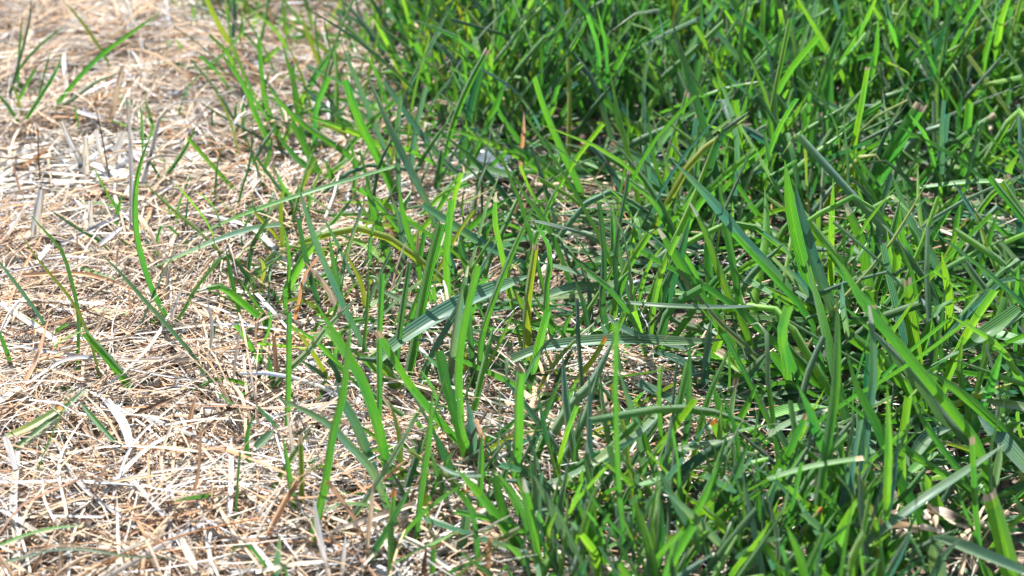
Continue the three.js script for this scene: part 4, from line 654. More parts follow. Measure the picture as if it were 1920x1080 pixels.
[9,0,0,0.83,32,[-64.7,-2.5,62.3,-64.2,4,62,-63.3,7.5,61.5,-61.6,12.1,60.8],"orange-brown straw leaning right, lower left, leftmost"],
[8,1,1,0.91,8,[-62.6,8,95.6,-65.8,8.5,91.5,-69.6,9,86.8],"grey straw lying slanted up leftward, bottom left"],
[6,0,1,0.51,5,[-74.9,8,73.1,-79,8.9,66,-85.5,10,58.3],"tan straw lying slanted up leftward, lower far left"],
[7,0,1,0.43,10,[-81.1,8,98.1,-84.6,9.1,92.3,-86.4,10,86],"thin bleached white straw lying slanted up leftward, bottom far left, rightmost"],
[7,1,1,1.7,-2,[-102.4,7,57.6,-99.5,7,52.5],"broad bleached white straw lying slanted up rightward, lower far left"],
[7,1,1,1.5,2,[-54.5,7,110.1,-55.3,7.9,108.3,-57.6,10,104.6],"broad bleached white straw lying slanted up leftward, bottom left, leftmost"],
[6,1,1,1.2,-17,[-61.5,7,108.6,-62,11,108.3],"broad tan straw lying slanted up leftward, bottom left"],
[9,0,0,0.65,-19,[-85.7,-2.5,107.1,-84,4,106.5,-79.9,11.1,105],"orange-brown straw leaning right, bottom far left"],
[6,0,0,0.88,10,[-79.2,-2.5,107.4,-79,4,106.5,-78.5,11.3,104.2],"tan straw standing upright, bottom far left"],
[9,0,0,0.58,-27,[-73.4,-2.5,91.2,-72.8,4,91.5,-71.7,10.1,92],"orange-brown straw standing upright, bottom far left"],
[6,0,1,0.95,-9,[-71.1,9,76.2,-64.9,8.5,75.5,-58.4,8,76],"broad tan straw lying level, lower left, leftmost"],
[7,0,1,0.98,5,[-51,7,94.3,-51.9,7.8,85.8,-53.7,9,72.7],"broad bleached white straw lying lengthwise, bottom left"],
[6,0,1,0.57,7,[-76.5,8,63.5,-70.6,8.5,64.8,-64.9,9,67.4],"tan straw lying level, lower left, leftmost"],
[9,0,1,0.82,-14,[-90.5,8,100.6,-87.2,11.2,97.1,-82.1,12.5,94.2,-77.4,10.8,87.7,-74.3,9,84.7],"orange-brown straw lying slanted up rightward, bottom far left"],
[8,0,1,0.85,-15,[-66.2,9,91.1,-61.4,8.6,87.4,-52.9,8,83.3],"grey straw lying level, bottom left, rightmost"],
[0,0,0,1.4,6,[-36.6,-2.5,99.8,-35.9,4,99.6,-32.6,17.7,99,-30.9,27.2,98.5,-29,34.3,98.1,-28.3,37.8,97.9,-27.4,44.7,97.6,-26.3,52.4,97.2],"long upright green blade standing at the near straw edge"],
[0,0,0,2,-12,[-23.1,-2.5,78.9,-23.4,4,79,-24.8,15.3,79.4,-27.2,25.9,79.8,-30.7,34.5,80.1,-34.6,43.2,80.4],"broad pale-topped blade leaning left from the near straw"],
[3,0,0,2.2,-22,[-26,-2.5,75.9,-26.9,4,75.6,-29.6,13.3,74.7,-32,18.9,74.2,-32.8,22.7,73.8],"broad dark blue-green blade leaning left, base in near straw"],
[4,0,0,1.5,-3,[-22.2,-2.5,88,-23,4,88.3,-25.2,12.7,89.1,-29.3,19.4,89.7,-32.8,24.4,90.2,-41.7,30.6,90.7],"pale blade arching far left over the near straw"],
[4,0,0,1.1,10,[-32.4,-2.5,95.6,-30.3,4,94.6,-24.3,12.3,91.8,-19.8,19.6,89.4,-16.2,25.2,87.5],"pale yellowish blade leaning right, crossing the pale arching one"],
[1,3,0,1.2,-2,[-21.1,-2.5,108.7,-21.1,4,107.9,-20.9,13.3,105.3,-20.3,19.5,103.5],"bright lime upright blade at the bottom edge with brown tip"],
[0,0,0,1.2,-18,[-17.6,-2.5,97.2,-17.2,4,97.6,-15.9,16.4,99.3,-14.3,27.7,100.8,-13.4,36.9,102,-13,40.8,102.5],"thin green blade standing upright, bottom centre left"],
[0,1,0,2,9,[-7.4,-2.5,76.1,-8.2,4,75.1,-10.5,12.7,72.1,-12.5,19.3,69.9,-13.8,25.3,67.9],"broad bright blade leaning left in the tuft at lower centre"],
[0,2,0,2,-34,[-7.4,-2.5,70.2,-9.3,4,70.4,-13.3,10.2,71,-16.9,15.9,71.4,-19.4,20.2,71.8,-24.9,32.6,72.9],"dark green blade leaning left with dried tip, lower centre tuft"],
[4,0,0,1.9,8,[-7.9,-2.5,76.3,-7.8,4,76.2,-7.5,13.3,75.9,-8.3,19.6,75.7],"thin pale green blade standing upright, lower centre"],
[10,1,0,0.63,-17,[-9.6,-2.5,76.7,-9.2,4,76.8,-8,11.1,76.9,-4.6,18.1,77],"dark brown curled dead blade in the lower centre tuft"],
[0,0,0,2,31,[-6.9,-2.5,71.8,-5.5,4,71.6,-2.7,7.4,71.1,1,12,70.5],"thin green blade leaning right, lower centre, leftmost"],
[0,0,0,1.5,-34,[-6.4,-2.5,89,-6.2,4,89.4,-5.8,13.9,90.7,-5.3,23.8,92.1],"thin green blade standing upright, bottom centre"],
[0,3,0,1,-6,[-5.8,-2.5,106.3,-5.9,4,106.5,-6.4,14.8,107.2,-7.8,23.1,107.8],"thin orange-tipped green blade standing upright, bottom centre"],
[0,3,0,1.2,-22,[-5.4,-2.5,91.8,-6.5,4,91.5,-8.7,8,90.9,-11,10.9,90.4],0],
[1,0,0,1.2,17,[-7.2,-2.5,91.7,-5.5,4,91.5,-2.3,5.7,91.1,0,7.1,90.8],0],
[1,0,1,1.5,0,[-20.2,8,108.9,-16.4,12,110.5,-12.5,15.7,112.7,-8.5,20,114.8],"thin lime blade lying slanted up rightward, bottom centre left"],
[0,0,0,0.96,34,[-22.6,-2.5,99.7,-20.9,4,100.1,-16.9,11.2,101.2,-12,17,102.1,-7,21.3,102.8],"thin green blade leaning right, bottom centre left"],
[0,0,0,0.78,23,[-16.4,-2.5,87,-15.5,4,87.2,-13,11.8,87.9,-10.6,17.3,88.4],0],
[2,0,0,1.5,-20,[-6.6,-2.5,87.9,-5.3,4,88.3,-2.6,9.4,89.1,0,17.4,90.1],"thin dark green blade leaning right, bottom centre"],
[3,1,0,1.9,-9,[-9.6,-2.5,101.7,-9.2,4,101.1,-7.8,12.6,99.4],"thin cut blue-green blade standing upright, bottom centre"],
[1,0,0,1,0,[-14.1,-2.5,108.9,-13.9,4,107.9,-13.5,12.1,105.2],0],
[2,0,0,1.2,-20,[-11.6,-2.5,86.2,-12.2,4,86.7,-13.9,13.2,88.2,-14.7,17.3,88.9],"thin dark green blade leaning left, bottom centre left"],
[2,0,0,1.5,12,[-9.4,-2.5,80.7,-10.4,4,80.7,-12.6,10.7,80.8,-14.8,17.2,80.9],"thin dark green blade leaning left, lower centre"],
[2,0,0,1.6,-25,[-21.1,-2.5,86,-20.2,4,85.1,-18.5,9.6,83.3,-16.4,15.8,81.2],"thin dark green blade leaning right, bottom centre left, rightmost"],
[0,0,0,1.2,-21,[-40.1,-2.5,89.8,-40.2,4,89.9,-40.3,11.9,90.2,-40.8,21.9,90.5],"thin green blade standing upright, bottom left"],
[5,2,0,1.4,-26,[-39.1,-2.5,91.5,-39,4,90.4,-38.6,11.1,88,-38.6,18.1,85.6],"short yellowing blade with dark dried tip in the near straw"],
[6,0,0,1.00,-32,[-26.3,-2.5,100.9,-25.9,4,101.6,-24,19.1,105.4,-23.4,24.7,106.8],"broad tan straw standing upright, bottom centre left"],
[4,0,0,1.2,29,[-41.3,-2.5,107.8,-40.9,4,107.9,-39.7,13.7,108.2],0],
[3,0,1,1.9,14,[-48.8,8,74.8,-45.6,10,71.8],0],
[2,0,1,2.2,8,[-45.9,8,67.7,-49.1,14,69.2],0],
[3,0,0,1.3,31,[-7.6,-2.5,76.8,-5.1,4,76.2,0,7.3,75],0],
[4,0,1,1.1,-6,[-5.4,16,94.6,-7.6,16,94.6,-10.8,16,93.6,-13.4,16,90.9],0],
[2,0,0,1.4,31,[-26.5,-2.5,103.1,-25.1,4,103.6,-21.6,11.8,104.8,-16.8,23.5,106.8],"thin dark green blade leaning right, bottom centre left, leftmost"],
[9,1,0,1.3,-34,[-45.7,-2.5,100.2,-44.5,4,99.6,-41.9,9.9,98.5,-38,16.7,97.2],"broad brown dead blade leaning right in near straw"],
[7,0,0,1.1,-9,[-31.4,-2.5,108.3,-31.9,4,107.9,-33.1,11.4,106.9,-33.9,20.4,105.6],"pale straw stalk leaning left in the near straw"],
[7,0,0,0.95,-12,[-41.5,-2.5,79.5,-41.4,4,79.6,-41.1,12.9,80,-41.4,19.9,80.3],"bleached white straw standing upright, lower left"],
[9,1,0,1.1,-36,[-26.1,-2.5,96.6,-26.9,4,97.1,-28.4,10,98.2,-32.2,18.8,99.7],"orange-brown dead blade leaning left in the near straw"],
[9,0,0,0.67,-11,[-27.9,-2.5,82.7,-26,4,82.9,-22.1,8.9,83.4,-18.3,12.8,83.8],"orange-brown straw leaning right, bottom centre left"],
[6,1,1,1.3,16,[-31.5,8,100.1,-24.1,9,97.4,-17.2,10,94.5],"broad tan straw lying slanted up rightward, bottom centre left"],
[7,1,1,0.67,-14,[-45.3,8,100.1,-39.3,8.6,97.8,-34.6,9,96.8],"bleached white straw lying level, bottom left"],
[7,1,1,0.99,17,[-41.2,8,110.3,-43.4,8.6,107.2,-45.2,9,104.8],"broad bleached white straw lying slanted up leftward, bottom left, rightmost"],
[7,1,1,1.4,-11,[-43.8,8,111.3,-38,8,109.4,-32.5,8,108.4],"broad bleached white straw lying level, bottom left"],
[7,0,0,0.87,23,[-29.9,-2.5,106.3,-29.6,4,106.5,-28.6,12.6,106.9],"bleached white straw standing upright, bottom centre left"],
[10,0,0,0.87,-5,[-15.8,-2.5,108.4,-15.5,4,107.7,-14.8,10.1,106.2],"dark brown straw standing upright, bottom centre left"],
[9,1,0,1.1,-2,[-4.9,-2.5,107.1,-4.6,4,107.9,-3.6,14.8,110.6],"blurred orange-brown stub at the bottom edge"],
[6,0,0,0.72,30,[-20.6,-2.5,63.1,-21.8,4,63.2,-24.4,10.6,63.5,-26.2,15.3,63.7],"tan straw leaning left, lower centre left"],
[7,1,0,1.3,-10,[-5.1,-2.5,64,-4.9,4,64.4,-4.5,9.7,65.3],"broad bleached white straw standing upright, lower centre"],
[4,0,0,2,-21,[3.8,-2.5,72.5,5.5,4,71.6,11.3,14,68.7,15,17.8,67.6,19.3,26.3,65.1],"broad pale green blade leaning right beside the near straw patch"],
[2,0,0,1.2,22,[1.6,-2.5,77.3,2.4,4,77.3,5,13.6,77.5,8.2,23.7,77.8,9.1,26.9,77.8],"thin dark green blade leaning right, lower centre"],
[0,0,0,1.6,-33,[2,-2.5,77.9,3,4,77.3,5.1,9.1,76.3,7.2,14.8,75.1],"thin green blade leaning right, lower centre, rightmost"],
[0,1,0,2,-19,[0,-2.5,82.1,0.2,4,82.9,1,19,86.9,1.2,32.9,90.5,1.4,35.6,91.2],"thin cut green blade standing upright, lower centre, second from left"],
[3,0,0,1.2,-17,[15.1,-2.5,94.5,14.9,4,93.6,14.1,13.8,90.6,13.8,23.4,87.6,13.8,29.7,85.6,13.6,32.2,84.9],"thin blue-green blade standing upright, lower centre right, leftmost"],
[4,4,0,1.8,29,[15.4,-2.5,94.1,15,4,93.6,13.9,14.5,91.5,13.3,20.3,90.4],"pale blue-green blade with whitened tip standing in the near straw patch"],
[3,0,0,1.4,-16,[25.3,-2.5,79.4,24.9,4,79.6,23.4,15.2,80.3,21.5,22.2,80.8,19.2,29.9,81.3],"thin blue-green blade standing upright, lower centre right, second from left"],
[2,0,0,1.1,8,[20.1,-2.5,80,21.6,4,79,24.5,10,77,27.4,14.6,75.5,31,19.5,73.8],"dark thin blade leaning right over the near straw patch"],
[2,0,0,1.1,16,[19.9,-2.5,71.2,20.3,4,71.6,21.1,10.4,72.3,21.9,13.9,72.7],0],
[4,1,1,2,-7,[3.2,9,89.5,12.7,15.3,92,18,17,88.5,22.8,17,83.5,27.8,16,74.6],"long grey-green blade lying across the near straw patch"],
[0,4,0,1.9,-36,[5,-2.5,107.6,4.6,4,107.9,3.3,16.4,109.2,1.8,27.3,110.4],"blurred green blade with pale tip at the bottom centre"],
[4,0,0,1.8,18,[13.6,-2.5,108.5,12.4,4,107.9,9.2,11.8,106.4,6.1,18.8,105,3.6,23.4,104.1],"blurred blue-green blade leaning left at the bottom centre"],
[0,0,0,2,20,[18.7,-2.5,106.8,17.4,4,106.5,13.8,12.3,105.5,11.3,18.2,104.8],"thin green blade leaning left, bottom centre right"],
[4,0,0,1.5,-19,[42,-2.5,105.2,40.2,4,106,34.3,13.6,108.6,29.2,20.8,110.5,24.6,26.8,112.2],"pale long blade leaning left in the near lawn front"],
[1,3,0,1.6,33,[27.5,-2.5,106.5,26.1,4,106.5,23.4,9.5,106.4,21,12.9,106.3],"thin orange-tipped lime blade leaning left, bottom centre right"],
[3,0,0,1.8,-5,[25.8,-2.5,102.6,25.9,4,101.6,26,12.2,98.9],"thin blue-green blade standing upright, bottom centre right"],
[2,0,0,1.6,-5,[34.6,-2.5,94.2,35.4,4,94.6,38,12.8,95.7,39.9,19.7,96.5,41,25.5,97.2],"thin dark green blade leaning right, bottom centre right, rightmost"],
[2,0,0,1.4,31,[29.3,-2.5,101.7,30.3,4,101.6,33.5,14,101.3,35.4,19.3,101.1],"thin dark green blade leaning right, bottom centre right, second from left"],
[2,0,0,1.3,22,[31.6,-2.5,76.8,31.8,4,77.3,32.7,15.6,79.3,32.3,26.7,81.1,31.6,36.9,82.8],"thin dark green blade standing upright, lower centre right"],
[0,0,0,1.7,23,[41.8,-2.5,65.5,43.1,4,65,45.6,9.2,64.1,47.8,14.8,63],"thin green blade leaning right, lower right"],
[0,0,0,1.8,8,[43.8,-2.5,65,42.8,4,64.4,40.8,9.6,63.3,39.2,14.3,62.3],"thin green blade leaning left, lower centre right"],
[1,3,0,2,-8,[42.4,-2.5,68.5,41.6,4,68.6,40,7.6,68.9,38.7,10.6,69.1],"lime stub with orange tip in the near lawn"],
[4,0,0,1.3,20,[42.6,-2.5,65.5,42.6,4,65.7,42.8,11.9,66.1,43.1,17,66.3],"thin pale green blade standing upright, lower right"],
[3,4,0,2,-13,[27.3,-2.5,80,29.5,4,80.7,34.7,10.9,82.3,41,17.2,83.8],"thin pale-tipped blue-green blade leaning right, lower centre right"],
[4,0,1,1.9,9,[30.4,14,83.8,35.6,16.5,85.6,38.7,18,86.6],"thin pale green blade lying level, lower centre right"],
[4,0,1,2.5,-9,[22.4,8,62.9,28,8,62.2,34.4,8,62.2],"pale green blade lying level, lower centre right"],
[3,0,1,3.5,-16,[24.9,10,55.7,31.7,8.7,60.1,39.1,7,68.1],"broad blue-green blade lying flat behind the near straw patch"],
[0,0,1,1.6,-17,[42.2,14,78.1,48.2,14,75.8],0],
[0,0,0,1.1,-13,[44.1,-2.5,98.8,43.9,4,98.6,43.4,15.3,97.9,42.4,23,97.3],"thin green blade standing upright, bottom right"],
[4,1,0,2.2,17,[42.1,-2.5,108.9,42.1,4,107.9,42.1,9.5,106],"blurred pale square-cut blade at the bottom right"],
[1,0,1,1.5,18,[45.7,18,92,41.4,16,91.5],0],
[0,0,1,2,-8,[20.8,14,95.6,25.8,16.2,96,29.5,18,95.2],"thin green blade lying slanted up rightward, bottom centre right"],
[10,0,0,0.59,-29,[26.5,-2.5,87.1,25.6,4,87.8,24,9.9,89.1,22.1,14.3,90.1],"dark brown straw leaning left, bottom centre right"],
[3,0,0,1.3,15,[7.9,-2.5,108,7.7,4,107.9,7.1,16.5,107.5],"thin blue-green blade standing upright, bottom centre"],
[3,0,0,1.4,-19,[30.1,-2.5,88.3,29.5,4,88.3,28.2,11.3,88.3],0],
[2,0,0,1.1,9,[15.6,-2.5,85,16.6,4,85.1,18.7,10.6,85.2,19.5,14.7,85.3],"thin dark green blade leaning right, bottom centre right, leftmost"],
[2,0,0,1.3,18,[14.5,-2.5,93.5,15.9,4,93,18.9,10.9,92],0],
[0,0,0,1.3,12,[16.3,-2.5,98,17.9,4,97.6,21,7,96.9,24.1,10.3,96],"thin green blade leaning right, bottom centre right, leftmost"],
[0,0,0,1.4,25,[26,-2.5,105.9,26.8,4,106.5,29.2,13.4,108.4,32.1,23.3,110.5,33.9,32.3,112.3],"thin green blade leaning right, bottom centre right, rightmost"],
[0,0,0,1.1,5,[27.3,-2.5,103.3,30.1,4,103.6,35.7,9.6,104.1],0],
[0,2,0,1.2,17,[33.1,-2.5,98.5,36,4,98.6,42.5,10.6,98.9],"thin brown-tipped green blade leaning right, bottom right"],
[8,0,0,1.1,-18,[11.6,-2.5,72.3,11.3,4,72.8,10.4,12.4,74.1],"broad grey straw standing upright, lower centre"],
[8,0,0,1.1,-25,[3.9,-2.5,68.3,5.9,4,68.6,10,9.1,69.3],"broad grey straw leaning right, lower centre"],
[6,0,0,0.70,6,[20.2,-2.5,65.8,18.9,4,65,16.4,9.3,63.5],"tan straw leaning left, lower centre right"],
[6,0,1,0.67,-6,[26.7,8,61,28.3,8.9,57.9,31.6,10,56.4],"tan straw lying slanted up rightward, lower centre right, leftmost"],
[6,0,1,0.64,-4,[29,12,70.5,32.2,14,71],"tan straw lying slanted up rightward, lower centre right, rightmost"],
[7,1,1,1.8,18,[29.7,5,77.6,26,5.5,73.1,22,6,70.3],"broad white dead leaf lying on the near straw patch"],
[6,0,1,0.65,0,[32.9,8,70.7,29.6,10,67.6],"tan straw lying slanted up leftward, lower centre right"],
[6,0,1,0.56,-10,[26.3,6,73.5,31.5,8,71.3],"tan straw lying slanted up rightward, lower centre right, second from left"],
[7,1,1,1.5,11,[3.9,6,90.9,6.6,6.4,87.1,12,7,80.8],"broad bleached white straw lying slanted up rightward, bottom centre"],
[6,0,1,0.94,6,[29,7,80.8,24,8,80.2],"tan straw lying level, bottom centre right"],
[0,0,0,1.9,-29,[77.4,-2.5,94.6,75.3,4,93.6,71.2,10,91.4,68.3,15.7,89.4,65.2,22.2,87,61.4,29,84.6,59.6,34.8,82.5],"thick jointed grass stem with side leaf, near right",'stem'],
[1,1,0,1.8,14,[73.8,-2.5,82.4,73.4,4,82.4,72.3,13.7,82.2,72.2,24.6,82],"",'stem'],
[1,2,0,3.9,18,[87.9,-2.5,110.7,87.3,4,110.3,86.1,7.3,109.4,83.6,15,107.5,81.3,21,105.9],"widest striped square-cut blade at the bottom right corner"],
[3,0,1,2.5,-17,[56.1,6,108.4,63.5,13.7,107.3,71.3,18.8,104.5,80,21.2,99,87.3,22,93],"long straight blue-grey blade lying diagonally at lower right"],
[0,0,0,1.9,-17,[60.2,-2.5,90.2,62.6,4,90.4,67.5,9.3,90.9,70.2,15.2,91.5],"thin green blade leaning right, bottom far right, leftmost"],
[1,0,0,2.6,21,[54.9,-2.5,106.9,55.2,4,107.4,56.3,14.4,109.1,57.6,23.4,110.6],"blurred bright lime blade at the lower right"],
[0,0,0,1.8,31,[52.1,-2.5,105.8,52.7,4,105.5,54.7,13.6,104.7,55.9,21.4,104],"thin green blade leaning right, bottom right, rightmost"],
[0,2,0,1.5,26,[84.1,-2.5,101.5,83.3,4,101.6,80.8,14.7,102.1,77.8,30.2,102.8],"tall dark blade with brown tip at lower right"],
[0,0,0,1.9,-11,[102.9,-2.5,73.3,101.3,4,73.3,98.1,6.9,73.3,92.2,12.3,73.3,86,18,73.3,80.4,22.4,73.3,74,25.9,73.3],"pale-edged long blade running to the right edge"],
[3,0,0,2.5,20,[93.3,-2.5,68.6,90.3,4,68.1,84.3,9.1,67,78.9,16.4,65.4,67.8,28.1,62.9],"blue-green blade leaning left, lower far right"],
[4,0,0,1.6,7,[90.9,-2.5,81.7,90.6,4,82.4,90,11.3,83.9,89.2,16.5,85.1],"thin pale green blade standing upright, bottom far right"],
[0,0,0,1.2,-20,[88.2,-2.5,81.6,86.1,4,81.3,81.8,9.7,80.6,76.3,17.2,79.8,73.1,23.1,79.1],"thin green blade leaning left, lower far right, second from left"],
[0,0,0,1.5,-26,[90.4,-2.5,82.8,86,4,82.9,77.2,10,83.2,70.5,15.4,83.5,64.7,20.7,83.7,58.9,25.9,84],"thin green blade leaning left, lower far right, leftmost"],
[0,2,1,2,-11,[44.3,20,101.1,50.5,21.5,100,56.5,23,100,60.6,24,100.3],"pale green rolled blade pointing right in the near lawn"],
[0,2,0,1.6,7,[46.8,-2.5,86.9,47.4,4,87.2,49.6,15.1,88.6,52.2,26.1,89.9],"green blade leaning right with brown cut tip, near lawn"],
[4,2,1,2.8,5,[47.7,14,79.2,51.9,18.7,81.4,56.6,24,85.7],"pale cut blade lying right with browned end, near lawn"],
[0,0,1,3.7,-11,[49.7,10,67,54.9,10.9,65.9,61.2,12,66.9],"green blade lying level, lower right"],
[0,0,0,1.8,-8,[64.8,-2.5,84.3,63.3,4,85.1,55.4,19.6,89.5,51.6,29.6,92.2,49,35,93.8],"thin green blade leaning left, lower right, rightmost"],
[4,0,1,1.2,6,[65.8,14,78.1,61.3,14.5,77.1,55.5,15.2,77.4,47.7,16,78.4],"thin pale green blade lying level, lower right"],
[1,0,0,1.3,-14,[66.8,-2.5,102.1,66.4,4,102.6,64.5,16.6,104.7,62.3,33.5,107.5,60.3,45.3,109.4],"thin lime blade standing upright, bottom far right"],
[0,0,1,2.2,-11,[74.1,6,81.2,78.1,7.2,77.7,81,8,76],"thin green blade lying slanted up rightward, bottom far right"],
[3,0,1,2.7,11,[76.1,8,77.1,79.6,9,72.7,84.2,10,71.2],"blue-green blade lying slanted up rightward, lower far right"],
[4,1,0,2.9,-19,[75.1,-2.5,108.1,74.3,4,107.9,72.6,11.1,107.4],"blurred pale bluish cut blade at the bottom right"],
[4,0,1,2.5,-14,[83.8,16,120.8,76.7,18.7,119.6,70.8,20.9,118.7,67.7,22,119.1],"pale green blade lying slanted up leftward, bottom far right"],
[1,0,0,1.5,4,[66.2,-2.5,105.4,66.8,4,105.5,67.9,9.7,105.7,70.5,10.9,105.7],"thin lime blade leaning right, bottom far right"],
[0,0,0,1.8,-29,[75.4,-2.5,98.9,74.5,4,98.6,72.8,8,98.1],0],
[0,0,0,1.3,14,[75,-2.5,96.1,76.9,4,96.6,80.7,9.6,97.6],0],
[5,3,0,1.2,-16,[47,-2.5,102.5,48.2,4,102.6,50.5,9.3,102.7,53.7,15.2,102.8],"thin orange-tipped yellow-green blade leaning right, bottom right"],
[0,0,0,1.3,33,[44.1,-2.5,96.4,46.8,4,96.6,52.1,8.3,97,55.3,11.3,97.3],"thin green blade leaning right, bottom right, leftmost"],
[0,4,0,1.3,5,[48.7,-2.5,93.3,49.8,4,93.6,52.3,10.9,94.1,54.9,16.8,94.6],"thin pale-tipped green blade leaning right, bottom right"],
[0,0,0,1.3,-6,[47.2,-2.5,92.9,48.6,4,93,51.8,11.2,93.4],0],
[1,0,0,1.9,36,[51.2,-2.5,108.3,49.9,4,107.9,47.2,7.2,107,44.4,9.5,106.4],"thin lime blade leaning left, bottom right"],
[2,0,0,1.2,-22,[60.7,-2.5,107.7,60.7,4,107.9,60.8,13.4,108.4],0],
[0,0,0,1.3,-21,[61.7,-2.5,104.1,64,4,103.6,68.5,9.9,102.5],"thin green blade leaning right, bottom far right, rightmost"],
[4,0,0,1.9,29,[59.4,-2.5,84.5,60.3,4,85.1,62,8.2,86.3,63.2,13.8,87.9],"thin pale green blade leaning right, bottom right"],
[3,0,0,1.8,23,[57.6,-2.5,85.1,57.6,4,85.1,57.8,12.6,85.2,59.5,17.9,85.3],"thin blue-green blade leaning right, bottom right"],
[3,0,1,3.8,-3,[96.7,8,82.8,93.5,9.9,76.4,89.4,12,69.9],"blue-green blade lying slanted up leftward, lower far right"],
[5,3,0,2,-2,[98.4,-2.5,67.3,97.2,4,66.9,94.9,7.2,66],0],
[0,0,1,3.1,-12,[90.1,16,67.3,96.5,16,69.2],"green blade lying level, lower far right"],
[4,0,1,2.2,-17,[98,14,69.8,90.4,14,67.4],"thin pale green blade lying level, lower far right"],
[1,0,0,1.6,10,[84.7,-2.5,108,83.3,4,107.9,80.6,8.1,107.6],0],
[6,1,1,1.3,15,[61.7,10,99.1,65.7,9.4,99.9,72.1,8.5,99.8,75.6,8,100.1],"twisted tan dead leaf lying among green blades, lower right"],
[6,1,1,1.9,-15,[76.2,6,98.6,76.2,6.4,95.6,75.2,7,92.2,79.2,8,96.6,83.7,9,99.9],"folded pinkish-brown dead leaf at the lower right"],
[10,1,1,0.40,29,[-67.2,5.2,63.3,-53.1,6.9,58.6,-42,8.2,48.7],"thin dark brown straw lying slanted up rightward, lower left"],
[9,1,1,0.50,20,[-121.3,6.2,39.4,-102.9,7.3,30.7,-89.1,5.6,15.6],"thin orange-brown straw lying level, middle far left"],
[7,1,1,0.37,-23,[-106.1,6.4,-51,-100.2,7.4,-62.9,-91.6,5.2,-73],"thin bleached white straw lying slanted up rightward, upper far left"],
[7,1,1,0.37,-1,[-46.6,6.2,52.8,-30.6,6.8,51.1,-14.4,7.6,50.6],"thin bleached white straw lying level, lower centre left"],
[6,1,1,0.39,17,[-41.8,5.2,92.7,-40,6.8,82.5,-37.6,7,72.4],"thin tan straw lying slanted up rightward, bottom centre left"],
[8,1,1,0.43,0,[-117.7,5.3,36.9,-102.8,7.3,36.9,-89.2,9,30.8],"thin grey straw lying level, middle far left"],
[9,1,1,0.45,-11,[-96.4,6.6,105.9,-84.3,6.5,102.5,-71.7,7,101.8],"thin orange-brown straw lying level, bottom far left"],
[6,0,1,0.58,22,[-131.4,6.8,-142.6,-122,6.5,-138.9,-112.1,8.1,-136.8],"tan straw lying level, top far left, second from left"],
[8,1,1,0.42,-27,[-100.5,7,90,-80.1,7,95.2,-61.4,6.4,104.9],"thin grey straw lying level, bottom far left"],
[6,1,1,0.57,1,[-79.6,6.3,82.2,-64.8,6.7,89.1,-49.5,5,94.8],"tan straw lying level, bottom left, rightmost"],
[7,1,1,0.43,-2,[-76.6,5.2,110.1,-78,6.7,99.2,-77.9,5.9,88.3],"thin bleached white straw lying lengthwise, bottom far left"],
[6,0,1,0.55,9,[-115.3,6.6,-39,-106,6.8,-37.5,-96.8,6.1,-39.3],"tan straw lying level, upper far left"],
[7,0,1,1.00,6,[-77.7,5.1,92.3,-69.8,7.2,74,-57.6,5,58.2],"broad bleached white straw lying slanted up rightward, bottom left"],
[6,1,1,0.61,15,[-85.6,6.8,92.3,-75.6,7.2,85.2,-63.5,7.9,82.9],"tan straw lying level, bottom far left"],
[6,1,1,0.51,1,[-90.5,6.4,22.2,-81.1,7.3,21.7,-72.1,7.8,18.9],"tan straw lying level, middle far left"],
[8,0,1,0.66,-16,[-58.3,5.5,126.5,-67.2,7.2,109.1,-72,8.8,90.1],"grey straw lying lengthwise, bottom far left"],
[8,0,1,0.46,7,[-27.4,6.4,87.4,-19.1,7.3,102.5,-6.5,6.7,114.2],"thin grey straw lying slanted up leftward, bottom centre left"],
[8,1,1,0.60,-26,[-136.7,5.3,-87.8,-136.7,6.3,-78.4,-138.1,5.2,-69.1],"grey straw lying slanted up rightward, upper far left"],
[6,1,1,0.37,19,[-42.9,6.8,62.7,-54.2,7.4,47.6,-70.1,5.4,37.3],"thin tan straw lying slanted up leftward, lower left, rightmost"],
[6,0,1,0.37,-13,[2.6,5.2,42.7,10.2,7.2,57.3,11.9,5.8,73.7],"thin tan straw lying slanted up leftward, lower centre"],
[8,1,1,0.60,-17,[-59,5.1,82.7,-52,6.8,72.7,-46.2,6.7,62],"grey straw lying slanted up rightward, lower left, rightmost"],
[6,1,1,0.53,-19,[-84.2,5.4,113.2,-87.8,7.2,94.4,-82.4,8.9,76],"tan straw lying slanted up rightward, bottom far left"],
[7,1,1,0.63,17,[-80.6,6.4,30.7,-61.8,6.9,27.6,-43,5.4,29.6],"bleached white straw lying level, middle left"],
[6,1,1,0.67,-7,[-51.7,5.2,69.3,-54.2,7.4,56.1,-61.4,5.1,44.8],"tan straw lying slanted up leftward, lower left"],
[9,0,1,0.61,-4,[-71.8,5.7,85.3,-66.1,6.7,98.1,-58.7,5.6,110],"orange-brown straw lying slanted up leftward, bottom left"],
[8,0,1,0.41,-15,[-34,5.5,80.6,-24.6,6.5,83.3,-14.9,6.2,82.5],"thin grey straw lying level, bottom centre left"],
[9,0,1,0.51,8,[-70.5,5.2,-68.9,-80.2,6.8,-73.5,-90.9,8.9,-73.6],"orange-brown straw lying level, upper left, rightmost"],
[7,1,1,0.41,-6,[-108.5,6.6,-83.7,-108.6,7.1,-96.8,-107.5,7,-109.8],"thin bleached white straw lying slanted up rightward, top far left"],
[8,1,1,0.59,-3,[9.8,6.4,65.3,19,7.4,75.4,25.3,8.1,87.6],"grey straw lying slanted up leftward, lower centre right"],
[7,1,1,0.59,-19,[-84.6,5.5,-108.8,-68.3,6.8,-100.5,-51.2,6.8,-94.3],"bleached white straw lying level, top left, rightmost"],
[8,1,1,0.58,1,[-95.8,5.2,120.7,-85.7,7,109.6,-75.8,7.2,98.2],"grey straw lying slanted up rightward, bottom far left"],
